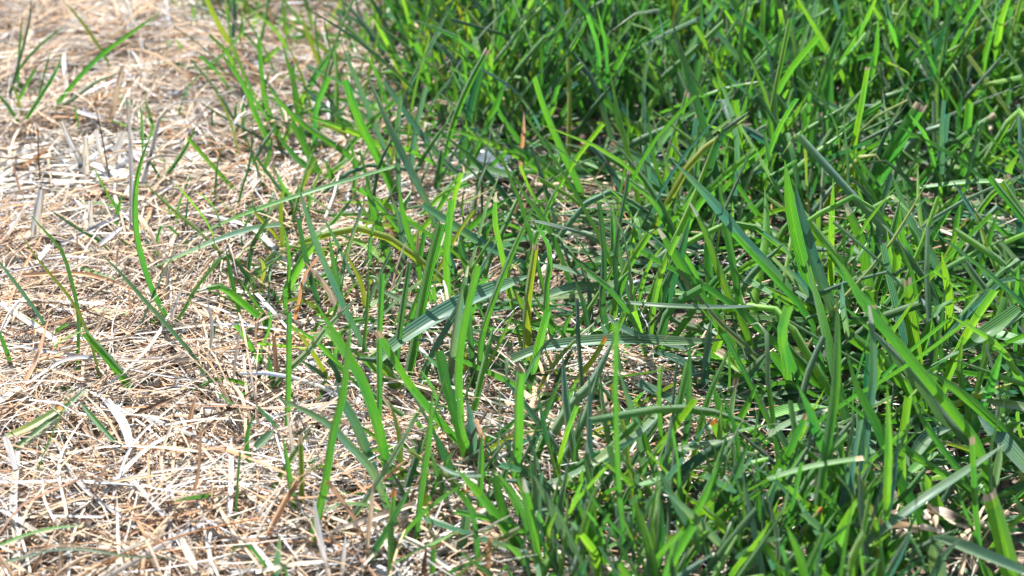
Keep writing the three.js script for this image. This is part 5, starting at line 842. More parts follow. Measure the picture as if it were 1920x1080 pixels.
[6,1,1,0.44,26,[-116.4,5.8,6.7,-115.5,6.8,-5.1,-109.3,7.8,-15.3],"thin tan straw lying slanted up rightward, middle far left, leftmost"],
[7,0,1,0.69,8,[-83.6,6.6,55,-76.7,7.1,37.8,-74.4,6.9,19.4],"bleached white straw lying slanted up rightward, lower far left"],
[6,0,1,0.50,-30,[-63.6,5.7,37.6,-68.3,7.3,23.1,-77.4,6.1,10.7],"tan straw lying slanted up leftward, middle left, rightmost"],
[9,1,1,0.64,17,[-74.9,6.3,72,-63.8,6.7,74.1,-52.7,8.7,74.7],"orange-brown straw lying level, lower left, leftmost"],
[6,0,1,0.48,24,[-107.2,5.5,64.7,-102,6.4,58.4,-97.9,5.6,51.3],"thin tan straw lying slanted up rightward, lower far left"],
[8,1,1,0.61,23,[-88.8,6.6,69.4,-78.9,7.3,86.7,-63.4,5.8,99.3],"grey straw lying slanted up leftward, bottom far left"],
[7,1,1,0.54,-30,[-78.3,5.1,51.6,-71.5,6.9,43,-64.6,5.6,34.3],"bleached white straw lying slanted up rightward, lower left"],
[7,1,1,0.57,26,[-50.3,6.9,83.2,-37.2,6.4,91.1,-24.7,7.5,99.9],"bleached white straw lying slanted up leftward, bottom centre left, leftmost"],
[7,1,1,0.43,-5,[-97,6.7,84.1,-87.8,6.7,98.8,-80.9,6.9,114.8],"thin bleached white straw lying slanted up leftward, bottom far left, second from left"],
[7,0,1,0.46,-19,[-67.5,5.1,82.5,-55.8,7.2,86,-43.6,8.5,86.2],"thin bleached white straw lying level, bottom left"],
[8,0,1,0.59,10,[-27,6.2,117.4,-16.6,7,104.1,-12,7.5,87.9],"grey straw lying slanted up rightward, bottom centre left, rightmost"],
[6,0,1,0.50,-4,[-121.2,6.6,-96.3,-113.6,7.2,-100.2,-105.6,7.2,-103],"tan straw lying level, top far left, leftmost"],
[9,0,1,0.36,6,[21.2,5.2,50.9,23.8,7.3,59.4,22.6,7.3,68.3],"thin orange-brown straw lying slanted up leftward, lower centre right"],
[10,0,1,0.66,-29,[-54.4,5,35.1,-55,7.1,25.5,-51.3,5.5,16.7],"dark brown straw lying slanted up rightward, middle left"],
[8,1,1,0.57,-2,[-73.4,6.5,89.9,-72.6,7.2,72,-64.4,8.4,56],"grey straw lying slanted up rightward, lower left, leftmost"],
[8,1,1,0.65,-26,[-59,6.6,124.4,-60.1,6.4,103.9,-64.2,6.2,83.7],"grey straw lying lengthwise, bottom left"],
[6,1,1,1.4,-10,[-61,6.6,57.9,-47.9,7,60.2,-35,6.2,56.9],"broad tan straw lying level, lower left, rightmost"],
[9,0,1,0.46,-14,[10.7,5.8,46.1,27,7.1,56.2,45.8,7.4,59.7],"thin orange-brown straw lying level, lower centre right"],
[7,1,1,0.43,26,[-88.1,6.8,42,-69.9,6.7,48,-51,5.3,50.7],"thin bleached white straw lying level, lower left, leftmost"],
[6,1,1,0.66,1,[-51.3,5.2,67.1,-40.7,7.3,65.7,-30,8.1,64.7],"tan straw lying level, lower centre left, leftmost"],
[6,0,1,0.70,-24,[-104.7,6.1,-49.3,-103.6,6.8,-59.6,-101.2,7.1,-69.7],"tan straw lying slanted up rightward, upper far left"],
[8,0,1,0.69,-28,[-171.5,6.6,-139,-157.5,6.8,-154.7,-140.3,8.8,-166.8],"grey straw lying level, top far left"],
[9,0,1,0.56,-23,[-108.3,6.7,-46.8,-103.8,6.8,-54.7,-99.7,8.8,-62.8],"orange-brown straw lying slanted up rightward, upper far left"],
[10,0,1,0.37,-9,[-68.3,5.9,94.3,-59.9,6.5,107.1,-52.8,8.9,120.8],"thin dark brown straw lying slanted up leftward, bottom left"],
[8,0,1,1.4,5,[-94.4,7,73.5,-90.8,6.4,91.4,-84.7,5.6,108.6],"broad grey straw lying lengthwise, bottom far left"],
[6,0,1,0.43,26,[-97.3,5.5,80.7,-85.5,6.5,77.2,-73.1,7.7,77.5],"thin tan straw lying level, bottom far left, rightmost"],
[6,1,1,0.60,-21,[-29.6,6,98.9,-16.6,7.1,93.6,-5.7,5.6,84.7],"tan straw lying slanted up rightward, bottom centre left, rightmost"],
[9,0,1,0.69,24,[-73.4,5.3,102,-62.1,6.9,94.8,-49.8,6.3,89.6],"orange-brown straw lying slanted up rightward, bottom left"],
[10,0,1,0.97,24,[-86,5.4,72.8,-75.7,6.7,63,-63.3,9,55.7],"broad dark brown straw lying slanted up rightward, lower far left"],
[6,1,1,0.62,-18,[-96.1,6.8,-1.8,-100.8,6.6,-8.3,-105.2,7.3,-15],"tan straw lying slanted up leftward, middle far left"],
[9,0,1,0.43,14,[-147.2,5.4,-121.5,-133.4,7,-113.3,-121.8,7.8,-102.3],"thin orange-brown straw lying level, top far left"],
[6,0,1,0.56,1,[-39.3,5.4,101.2,-34.8,7.3,94.3,-28.8,6.5,88.6],"tan straw lying slanted up rightward, bottom centre left, leftmost"],
[6,1,1,0.45,-28,[-46.6,5,102.4,-32.7,7.5,107.1,-18.7,5.9,111.3],"thin tan straw lying level, bottom centre left"],
[6,0,1,0.53,-23,[-145.8,6.7,-66.8,-131.5,7.2,-59.5,-120.9,5.2,-47.5],"tan straw lying slanted up leftward, upper far left, second from left"],
[9,1,1,1.2,20,[-112.3,6.1,4.8,-96.5,7.2,6.5,-82,5.7,13.3],"broad orange-brown straw lying level, middle far left"],
[9,0,1,0.65,1,[-73.3,5.9,42.2,-54.2,7.5,35.3,-34.3,8.2,31.6],"orange-brown straw lying level, lower left, third from left"],
[10,1,1,0.68,19,[-62.6,6,70.8,-55.6,6.3,57.7,-47.8,5.6,45],"dark brown straw lying slanted up rightward, lower left"],
[7,0,1,1.3,-2,[-27,5.6,96.3,-17.3,7.1,102.1,-8.9,5.5,109.8],"broad bleached white straw lying slanted up leftward, bottom centre left"],
[6,1,1,0.65,4,[-88.3,5.8,48.2,-89.7,6.6,38.7,-89.3,6,29],"tan straw lying slanted up rightward, lower far left, rightmost"],
[7,0,1,0.56,-9,[-89.1,5.6,49.2,-76.5,6.6,60.9,-64.3,5.9,73.1],"bleached white straw lying slanted up leftward, lower far left"],
[6,1,1,0.66,-26,[-79.4,7,100.2,-65.8,6.7,93.1,-51.1,8.1,88.9],"tan straw lying level, bottom left, leftmost"],
[9,1,1,0.54,15,[-75,5.7,78.1,-85.8,7.1,76.4,-96.2,7.5,73],"orange-brown straw lying level, lower far left"],
[8,1,1,0.53,4,[-55.9,5.3,76.5,-38.5,7.3,83,-19.9,5,82.3],"grey straw lying level, bottom centre left"],
[6,1,1,0.65,-3,[-30.4,5.8,88.3,-19.2,7,95,-9.7,6.5,103.8],"tan straw lying slanted up leftward, bottom centre left"],
[9,0,1,0.69,-4,[-92.6,5.2,-57.7,-83.3,7.4,-61.1,-74.3,6.3,-65.3],"orange-brown straw lying level, upper left, leftmost"],
[7,0,1,0.49,6,[-98.1,6.1,95.9,-92,7.5,102.1,-84.5,7.1,106.5],"thin bleached white straw lying slanted up leftward, bottom far left, leftmost"],
[10,1,1,0.51,30,[-41.8,6.1,63.9,-32.6,7,65.3,-23.6,8.5,67.5],"dark brown straw lying level, lower centre left"],
[10,0,1,1.2,-13,[-75.3,6.8,100.1,-77.2,7.1,87.9,-74.6,8.3,75.8],"broad dark brown straw lying slanted up rightward, bottom far left"],
[7,1,1,0.46,-30,[-121,7,-60.5,-104.8,7.1,-61,-88.6,5.2,-59.3],"thin bleached white straw lying level, upper far left"],
[6,1,1,0.42,19,[-59.6,5.2,31.1,-70.8,6.5,43.1,-83,8,54.1],"thin tan straw lying slanted up rightward, lower left"],
[6,1,1,0.39,5,[1.7,5.6,62.5,5.9,7.2,54.7,7.8,6.4,46],"thin tan straw lying slanted up rightward, lower centre"],
[9,1,1,0.67,-12,[-112.5,5.5,-15.7,-112.2,6.4,4,-109.7,8.7,23.4],"orange-brown straw lying slanted up rightward, middle far left"],
[6,1,1,1.2,-15,[15.8,5.8,42,27.2,7.2,51.1,36,5.9,62.6],"broad tan straw lying slanted up leftward, lower centre right"],
[6,0,1,0.64,-15,[-81.9,6.1,-58.7,-75.7,6.8,-67.3,-66.8,6.6,-73.1],"tan straw lying slanted up rightward, upper left, second from left"],
[6,0,1,0.64,-3,[-86.2,5.7,-47.6,-85.7,6.5,-58.7,-87,7.8,-69.7],"tan straw lying lengthwise, upper left, leftmost"],
[6,1,1,0.45,5,[-82.5,6,-88.2,-79.8,6.6,-70.6,-70,6.8,-55.7],"thin tan straw lying slanted up leftward, upper left"],
[6,1,1,0.49,4,[-83.9,5.2,15,-79.5,6.9,-0.6,-80.7,7.2,-16.7],"thin tan straw lying slanted up rightward, middle left"],
[7,0,1,0.38,-16,[-68.4,5.2,-10.8,-61.5,7,-16.8,-55.7,6.4,-23.8],"thin bleached white straw lying slanted up rightward, middle left"],
[6,0,1,0.59,-5,[-63.2,6.7,-6.5,-57.4,6.5,-25.8,-58.9,6.1,-45.9],"tan straw lying slanted up rightward, upper left, rightmost"],
[6,1,1,0.47,-19,[-116.7,5.3,-42.7,-121.7,6.5,-62.4,-118,6.2,-82.4],"thin tan straw lying slanted up rightward, upper far left"],
[9,0,1,0.46,21,[-33.8,6.4,76.5,-24.4,6.7,91.1,-16,5,106.2],"thin orange-brown straw lying slanted up leftward, bottom centre left"],
[6,0,1,0.64,-25,[-103.8,6.5,63.5,-97.3,6.4,54.1,-95,7.8,42.9],"tan straw lying slanted up rightward, lower far left, leftmost"],
[6,1,1,0.51,26,[-51.9,6.7,122.8,-39.2,7.1,107.1,-30.3,6.8,88.9],"tan straw lying slanted up rightward, bottom left, leftmost"],
[6,1,1,0.41,10,[-69.4,5.1,100.5,-65.6,6.7,85.8,-58.5,6.6,72.4],"thin tan straw lying slanted up rightward, bottom left, second from left"],
[6,1,1,0.47,3,[-105.4,5.7,-42,-90.9,6.7,-38.1,-76,8.5,-40.4],"thin tan straw lying level, upper left, leftmost"],
[6,0,1,0.46,12,[-91.4,5.2,71.1,-78.3,6.6,81.8,-62.6,6.4,87.9],"thin tan straw lying slanted up leftward, bottom far left"],
[10,1,1,0.39,29,[-109.9,5.3,15.5,-98.1,6.4,18.7,-86.8,5,23.5],"thin dark brown straw lying level, middle far left"],
[9,0,1,0.45,-22,[-106.7,6.8,40.5,-92,7.1,41.5,-79.3,7.5,48.9],"thin orange-brown straw lying level, lower far left"],
[9,0,1,0.47,20,[-68.5,6.9,94.9,-58.1,6.5,93,-48.9,8.1,87.9],"thin orange-brown straw lying level, bottom left"],
[8,1,1,1.6,0,[-75.5,6.1,-25.5,-62.7,7.1,-16.8,-54.7,8.3,-3.4],"broad grey straw lying slanted up leftward, middle left"],
[6,0,1,0.51,13,[-71.7,5.3,-66.9,-85.6,6.8,-74,-100.6,8.9,-78.6],"tan straw lying level, upper left"],
[6,1,1,0.51,-9,[-87.3,6.3,4.2,-73.6,7.3,13.6,-60.5,8.6,23.8],"tan straw lying slanted up leftward, middle left, leftmost"],
[10,0,1,0.64,11,[-133.6,6.8,-56,-121.2,7.3,-54.2,-109.2,8.9,-58],"dark brown straw lying level, upper far left"],
[6,0,1,0.51,10,[-73.8,5.7,66.3,-66.3,7.4,52.7,-56.4,5.1,40.8],"tan straw lying slanted up rightward, lower left, leftmost"],
[6,0,1,0.54,-1,[-53.6,6.1,54.4,-50.9,6.4,45.1,-51.7,8.4,35.5],"tan straw lying slanted up rightward, lower left, rightmost"],
[9,1,1,0.60,-23,[-87.2,5.8,54.2,-79.1,6.4,40.7,-66.5,6.8,31.3],"orange-brown straw lying slanted up rightward, lower far left, rightmost"],
[6,1,1,0.37,-17,[-107.8,5.3,19.3,-90.9,7.2,7.5,-77.5,5.2,-8.2],"thin tan straw lying slanted up rightward, middle far left, rightmost"],
[9,1,1,0.49,27,[28.9,5.7,57.4,13.9,7.2,54,-1.5,7.7,54.2],"thin orange-brown straw lying level, lower centre"],
[8,1,1,0.43,20,[-103.6,6.6,86.4,-94.4,6.4,73.5,-85.7,8.7,60.3],"thin grey straw lying slanted up rightward, lower far left"],
[6,1,1,1.3,18,[-83.8,5.6,51.3,-91.4,7.1,48,-99.2,6.5,45.1],"broad tan straw lying level, lower far left, leftmost"],
[6,0,1,0.59,-1,[-79,6.7,112.8,-89.6,7.3,106.2,-100.1,5.1,99.6],"tan straw lying slanted up leftward, bottom far left"],
[7,0,1,0.48,5,[-106.2,5.3,59.6,-96.6,6.7,51.5,-84.4,6.9,48.2],"thin bleached white straw lying level, lower far left, rightmost"],
[6,1,1,0.45,2,[-118.4,5.3,3.4,-123.3,7.1,-10.1,-122.1,6.1,-24.3],"thin tan straw lying lengthwise, middle far left"],
[8,1,1,0.62,1,[-2.5,6.6,71.5,13.8,7.3,79.6,28.1,8.8,90.8],"grey straw lying level, bottom centre"],
[7,0,1,0.44,-9,[-69.2,5.7,49.3,-55.1,6.7,55.8,-44.9,9,67.4],"thin bleached white straw lying slanted up leftward, lower left"],
[6,1,1,0.55,-10,[-157.8,5.3,-94,-141.1,6.4,-84.1,-126.6,6.2,-71.3],"tan straw lying slanted up leftward, upper far left, leftmost"],
[7,1,1,0.95,24,[-19.1,7,111,-22.2,6.7,102.5,-25.9,8.1,94.2],"bleached white straw lying slanted up leftward, bottom centre left, rightmost"],
[9,1,1,0.43,28,[-93.1,5.8,-24.6,-86.1,6.5,-29.3,-78.1,7.4,-31.9],"thin orange-brown straw lying level, upper left"],
[9,0,1,0.67,-10,[-110,5.3,63.4,-96.2,6.5,50.9,-80.7,7.1,40.7],"orange-brown straw lying slanted up rightward, lower far left, leftmost"],
[7,1,1,0.45,-29,[-17.7,5.1,90.9,-16.3,7.1,77.7,-13.9,6.3,64.6],"thin bleached white straw lying slanted up rightward, bottom centre left"],
[6,0,1,0.62,19,[-34.1,6.4,121.8,-23.7,6.7,103.7,-15.4,5.4,84.5],"tan straw lying slanted up rightward, bottom centre left, second from left"],
[6,1,1,0.69,-13,[-45.3,6.4,43.3,-29.3,7.2,47.8,-14.7,8.1,55.9],"tan straw lying level, lower centre left, rightmost"],
[8,0,1,0.37,-26,[-156.1,5.7,-87.9,-142.8,7.5,-82.6,-128.6,5.9,-80.9],"thin grey straw lying level, upper far left"],
[7,1,1,0.48,-2,[-97.4,6.6,8.8,-100,6.6,-1.5,-97.8,8.9,-11.8],"thin bleached white straw lying slanted up rightward, middle far left"],
[6,1,1,1.1,-21,[-90.3,5.4,-57.5,-88.4,7.2,-46.2,-89.5,7.6,-34.7],"broad tan straw lying slanted up rightward, upper left"],
[9,0,1,0.66,17,[-73,6.2,90.8,-60.7,6.8,90,-48.7,7.3,87.1],"orange-brown straw lying level, bottom left"],
[6,1,1,1,-24,[-90.5,5,100.3,-72.6,6.4,93,-53.7,8.9,89.2],"broad tan straw lying level, bottom far left, rightmost"],
[6,1,1,0.44,-24,[-103.6,5.5,-109.2,-83.2,7.3,-110.1,-64.3,7.8,-102.2],"thin tan straw lying level, top left"],
[6,0,1,0.67,-17,[-65.9,6.5,-92.6,-62.1,6.9,-82.9,-61.7,5.4,-72.4],"tan straw lying lengthwise, upper left, rightmost"],
[6,1,1,0.58,3,[-63.3,5.8,85.1,-64.5,7,74.9,-65.8,6.5,64.7],"tan straw lying lengthwise, lower left"],
[6,0,1,0.50,30,[10.2,5.6,76.2,27.4,6.8,67.2,45.4,8.9,60],"thin tan straw lying slanted up rightward, lower centre right, rightmost"],
[6,1,1,0.47,3,[-65.6,6.7,118.7,-64.5,7.2,102.6,-57.7,8.6,87.8],"thin tan straw lying slanted up rightward, bottom left, leftmost"],
[8,1,1,0.54,11,[-45.6,6.3,101.4,-33.1,7.2,91.7,-18.6,6.5,85.3],"grey straw lying slanted up rightward, bottom centre left, leftmost"],
[6,1,1,1.3,2,[-93.7,6,40.5,-77.8,6.9,42.2,-61.8,5.9,40.6],"broad tan straw lying level, lower far left, rightmost"],
[9,1,1,0.49,19,[-64.4,6.3,97.6,-66.8,7.3,87.6,-68.7,8.6,77.6],"thin orange-brown straw lying lengthwise, bottom left"],
[10,1,1,0.51,18,[-124.8,5.9,-81.3,-116.2,6.4,-88.6,-107.7,6.6,-96],"dark brown straw lying slanted up rightward, top far left"],
[6,1,1,0.43,-27,[-93.6,5.5,88.4,-79.4,6.7,79.4,-65.4,6.4,70.1],"thin tan straw lying slanted up rightward, bottom far left, leftmost"],
[7,1,1,0.37,-8,[-85.2,5.4,-25.2,-74,6.8,-26.8,-64,8.2,-32.1],"thin bleached white straw lying level, upper left"],
[9,1,1,0.69,-8,[-75.4,5.7,70,-62.5,6.8,73.8,-49,7.3,73.6],"orange-brown straw lying level, lower left, second from left"],
[7,1,1,0.52,-5,[-67.8,6.8,65.4,-59,7.2,63.8,-50.2,5.1,62.2],"bleached white straw lying level, lower left"],
[6,0,1,0.39,15,[-126.2,6.5,-1.2,-113.4,6.4,9.9,-98.1,5.9,17.3],"thin tan straw lying slanted up leftward, middle far left"],
[9,0,1,1,1,[-101.5,5.8,61.7,-99,7,45,-99.5,9,28],"broad orange-brown straw lying slanted up rightward, lower far left"],
[6,1,1,0.65,21,[-94.2,6.1,-36.3,-86.2,6.9,-27,-75.5,6.7,-21],"tan straw lying slanted up leftward, upper left"],
[6,0,1,1.3,-11,[-103.5,6.2,-39.1,-96.1,6.7,-34.5,-88.7,8.2,-29.9],"broad tan straw lying level, upper far left, rightmost"],
[9,1,1,0.51,-3,[-67,6.6,38.2,-51.7,6.6,36.8,-36.4,7.8,38.7],"orange-brown straw lying level, lower left, rightmost"],
[7,1,1,0.53,10,[-100.4,6.2,96.8,-86.8,6.5,94,-73.2,8.7,96.8],"bleached white straw lying level, bottom far left, rightmost"],
[9,1,1,1.2,-15,[-92.7,5.4,-3.3,-88.3,6.4,-22.1,-91.5,5.4,-41.1],"broad orange-brown straw lying slanted up rightward, upper far left"],
[6,1,1,1.1,-21,[-131.5,6.2,-56.9,-132.9,6.7,-74,-130,7.2,-90.9],"broad tan straw lying slanted up rightward, upper far left"],
[8,0,1,0.59,20,[-125.3,6.1,11.8,-114.9,6.4,3.9,-102.8,6.9,-1],"grey straw lying level, middle far left"],
[7,0,1,0.41,24,[-81.2,6,38.9,-69.2,7.3,34.6,-56.4,7.4,35.1],"thin bleached white straw lying level, lower left, rightmost"],
[8,1,1,0.47,-15,[-80.4,6.9,107.2,-66.4,6.7,92.9,-53.8,8.8,77.3],"thin grey straw lying slanted up rightward, bottom far left"],
[7,0,1,0.53,9,[-94.6,6.1,77.9,-76.6,7.2,73.1,-58.2,7.4,75.5],"bleached white straw lying level, lower far left"],
[9,0,1,0.41,23,[-56,6.9,10.1,-65.2,6.7,-4,-69.6,8.4,-20.2],"thin orange-brown straw lying slanted up leftward, middle left"],
[6,1,1,0.66,23,[-104.5,5.4,47.3,-93.6,6.8,38.3,-81.7,5.8,30.8],"tan straw lying slanted up rightward, lower far left, second from left"],
[7,1,1,0.56,13,[-97.8,5.6,-67.6,-92.8,7.4,-74.4,-88,5.3,-81.2],"bleached white straw lying slanted up rightward, upper left"],
[7,1,1,0.91,-5,[-120.1,6.6,-116.7,-104.8,6.7,-121,-90.6,8.2,-128],"bleached white straw lying level, top left, leftmost"],
[6,1,1,0.47,30,[-115.7,5.3,10.8,-104.4,6.7,10.4,-93.5,5.6,8],"thin tan straw lying level, middle far left"],
[9,0,1,0.60,-20,[-49.8,5.4,90.6,-36.4,7.1,85.2,-23.8,8.4,78],"orange-brown straw lying slanted up rightward, bottom centre left, leftmost"],
[7,1,1,0.64,22,[-84,6.5,58.5,-85.5,7.3,77.6,-79.8,8.2,95.8],"bleached white straw lying lengthwise, bottom far left"],
[8,1,1,0.63,11,[-84.1,6,87.6,-66.1,7.4,81.4,-47.1,7.7,79.8],"grey straw lying level, bottom left, leftmost"],
[6,0,1,0.37,19,[-117.9,6.2,19.1,-105.5,7.3,8.2,-91.6,8.2,-0.7],"thin tan straw lying slanted up rightward, middle far left, second from left"],
[7,0,1,0.63,11,[-72.8,5.2,14.6,-64.1,6.6,20.9,-56.8,7.8,28.9],"bleached white straw lying slanted up leftward, middle left"],
[6,1,1,0.68,29,[-94.7,6.8,-41.8,-91.9,7,-62.2,-83.8,8.6,-81.2],"tan straw lying slanted up rightward, upper left, leftmost"],
[7,1,1,0.68,10,[-138.9,5.2,-194.1,-129.5,7,-176.1,-122.7,8.4,-156.9],"bleached white straw lying slanted up leftward, top far left"],
[6,1,1,0.59,-3,[-66.4,6,65.3,-52.2,6.7,60.3,-40.9,8.9,50.2],"tan straw lying slanted up rightward, lower left, second from left"],
[7,0,1,0.38,15,[-2,6.9,80.7,14.9,7.4,75,32.6,5.6,75.4],"thin bleached white straw lying level, bottom centre right"],
[9,1,1,0.49,13,[-84.1,5.8,58.6,-66.3,7.5,59.9,-48.3,7.6,60.4],"thin orange-brown straw lying level, lower left"],
[6,0,1,0.42,-27,[-69.8,5.3,59.2,-64.5,6.9,67.8,-60.6,8.5,77.2],"thin tan straw lying slanted up leftward, lower left, leftmost"],
[6,0,1,0.40,-6,[-81.9,5.6,-31,-62.3,7.4,-24.1,-45.6,5.8,-11.7],"thin tan straw lying level, upper left, rightmost"],
[7,1,1,0.59,-13,[-102.1,5.6,-49.8,-97.6,6.5,-30.3,-88.1,8,-12.7],"bleached white straw lying slanted up leftward, upper far left"],
[6,0,1,1.1,-26,[-82.5,5.1,46.7,-67.8,7.3,39.4,-55.6,7.3,28.7],"broad tan straw lying slanted up rightward, lower left, leftmost"],
[6,0,1,1.4,-6,[-62.4,6.3,77.1,-45.1,7.1,69.3,-32.8,8.1,54.9],"broad tan straw lying slanted up rightward, lower left, rightmost"],
[6,1,1,0.38,0,[-61.7,6,92,-52.8,7.1,86.6,-44.1,8.6,80.9],"thin tan straw lying slanted up rightward, bottom left, rightmost"],
[8,1,1,0.53,24,[-25.1,6.6,83.7,-14.3,7.3,95.2,-0.5,5.6,102.6],"grey straw lying slanted up leftward, bottom centre"],
[6,1,1,0.57,-14,[-6.1,6.4,87.4,4.5,7.1,74.6,18.8,7.4,66.1],"tan straw lying slanted up rightward, lower centre"],
[6,0,1,0.57,-13,[-102.2,6.4,-56.6,-95.1,6.4,-50.7,-88.9,8.4,-43.8],"tan straw lying slanted up leftward, upper far left, rightmost"],
[6,1,1,0.63,-28,[-102.6,6.1,-111,-102.9,6.6,-94.8,-105.8,8.2,-78.8],"tan straw lying slanted up rightward, top far left"],
[7,1,1,0.66,18,[-108.7,6.2,81,-94.4,6.8,83.8,-79.7,7,83.6],"bleached white straw lying level, bottom far left, leftmost"],
[8,0,1,0.48,-6,[-46.4,5.3,127.8,-52.2,6.8,107.9,-57.7,7.7,87.8],"thin grey straw lying lengthwise, bottom left"],
[8,1,1,1.4,25,[-106.3,5.4,-12.1,-94.3,6.6,-25,-85,7.2,-40],"broad grey straw lying slanted up rightward, upper far left"],
[6,0,1,0.70,-27,[-121.4,6.3,-121.4,-113.2,6.6,-121.1,-105.1,6.4,-122.5],"tan straw lying level, top far left, rightmost"],
[10,1,1,1.5,19,[-66.7,5.3,-47.3,-78.2,7.2,-63.6,-83,6.9,-83.1],"broad dark brown straw lying slanted up leftward, upper left"],
[8,1,1,1.6,14,[-136.5,5.5,-95.1,-122.9,6.3,-87.8,-111.7,8.6,-77.1],"broad grey straw lying level, top far left"],
[6,0,1,1.3,-11,[-86.3,6.7,94.6,-79.4,7.2,89.9,-71.1,6.9,88.7],"broad tan straw lying level, bottom far left, leftmost"],
[6,0,1,0.40,-3,[9.2,5.5,69.3,13.6,7.4,55.6,21.7,6.5,43.6],"thin tan straw lying slanted up rightward, lower centre right, leftmost"],
[8,0,1,0.52,25,[-52.3,6.3,71.9,-43.5,7.2,70.5,-34.6,6,69.9],"grey straw lying level, lower left"],
[7,0,1,0.37,29,[-108.7,5.8,50.6,-97.5,7.2,50.2,-86.6,8.3,52.7],"thin bleached white straw lying level, lower far left, leftmost"],
[6,1,1,0.37,-24,[-100.4,6.9,88.2,-91.9,7.1,86.7,-83.7,8.7,83.8],"thin tan straw lying level, bottom far left, leftmost"],
[9,0,1,0.52,9,[-136.7,5,-98.5,-142,7.2,-112.7,-145.8,5.1,-127.3],"orange-brown straw lying lengthwise, top far left"],
[6,1,1,0.69,-30,[-68.5,5.7,40.9,-59.3,6.7,39.4,-50.1,8,41.4],"tan straw lying level, lower left, rightmost"],
[8,1,1,1.4,25,[-134.5,5.9,-130.8,-130.1,6.8,-114.4,-125.3,7.4,-98.1],"broad grey straw lying lengthwise, top far left"],
[6,1,1,0.51,9,[-53.8,5.5,108.3,-40.4,6.7,94,-30.1,6.4,77.5],"tan straw lying slanted up rightward, bottom left, rightmost"],
[6,1,1,0.62,18,[-61.5,5.5,89.3,-66.3,7.4,78.8,-66,8.7,67.3],"tan straw lying lengthwise, bottom left"],
[8,1,1,0.68,25,[-113.2,6.9,33.4,-95.2,6.5,38.6,-77,7.1,43],"grey straw lying level, lower far left"],
[8,1,1,1,11,[21.8,6.8,76.2,25,6.3,67.6,29.8,6,59.7],"broad grey straw lying slanted up rightward, lower centre right"],
[8,0,1,0.60,-26,[-70.3,6.9,89.3,-68.3,7.1,78,-63.8,7.4,67.5],"grey straw lying slanted up rightward, bottom left"],
[6,0,1,0.42,-12,[-146.5,6,-107.4,-153,7.5,-118.5,-155.2,7.8,-131.3],"thin tan straw lying lengthwise, top far left"],
[6,1,1,1.2,4,[-135.8,6.3,-22.5,-126.5,6.5,-27.3,-117.6,5.6,-32.8],"broad tan straw lying level, upper far left, leftmost"],
[6,0,1,0.45,1,[-130.4,6.9,-47.2,-122.2,6.7,-47.9,-114.1,7.9,-45.6],"thin tan straw lying level, upper far left"],
[6,1,1,0.52,-27,[-117.9,5.4,-94.6,-99.5,6.6,-96.9,-81.2,6.5,-94.2],"tan straw lying level, top left"],
[6,0,1,0.52,-16,[17.1,5.2,70.6,8.4,6.9,63.7,0.2,7.8,56.3],"tan straw lying slanted up leftward, lower centre"],
[7,1,1,1.6,-23,[-106.2,5.1,14.2,-98.1,6.6,17.8,-89.8,8,21],"broad bleached white straw lying level, middle far left"],
[9,0,1,0.61,-3,[-21.3,5.4,113.3,-27.9,6.4,104.2,-37.2,6.1,97.8],"orange-brown straw lying slanted up leftward, bottom centre left"],
[7,1,1,0.52,2,[-108.2,5.4,-16.7,-91.6,6.3,-15.3,-75.1,7.6,-13.6],"bleached white straw lying level, middle far left"],
[6,0,1,0.51,-19,[-41.1,6.2,111.8,-51.9,7.4,95,-57.9,5.3,76.1],"tan straw lying slanted up leftward, bottom left"],
[9,1,1,0.70,-17,[-38.3,5.5,92.2,-21.1,6.9,80.8,-10.1,7,63.2],"orange-brown straw lying slanted up rightward, bottom centre left, rightmost"],
[6,0,1,0.37,-20,[-85.1,6.9,105.7,-72.5,6.7,88.7,-56,6.6,75.5],"thin tan straw lying slanted up rightward, bottom far left, rightmost"],
[10,1,1,0.41,5,[-111.6,5.3,91.5,-95.6,6.6,91.3,-80,5.5,88],"thin dark brown straw lying level, bottom far left"],
[8,0,1,1.6,27,[-77.5,5.9,104.2,-86.3,6.8,97.6,-95.7,8.6,91.8],"broad grey straw lying slanted up leftward, bottom far left"]
];
const GROUP_GREEN = 'single green grass blades', GROUP_DRY = 'single dry straws';
const shoots = {};
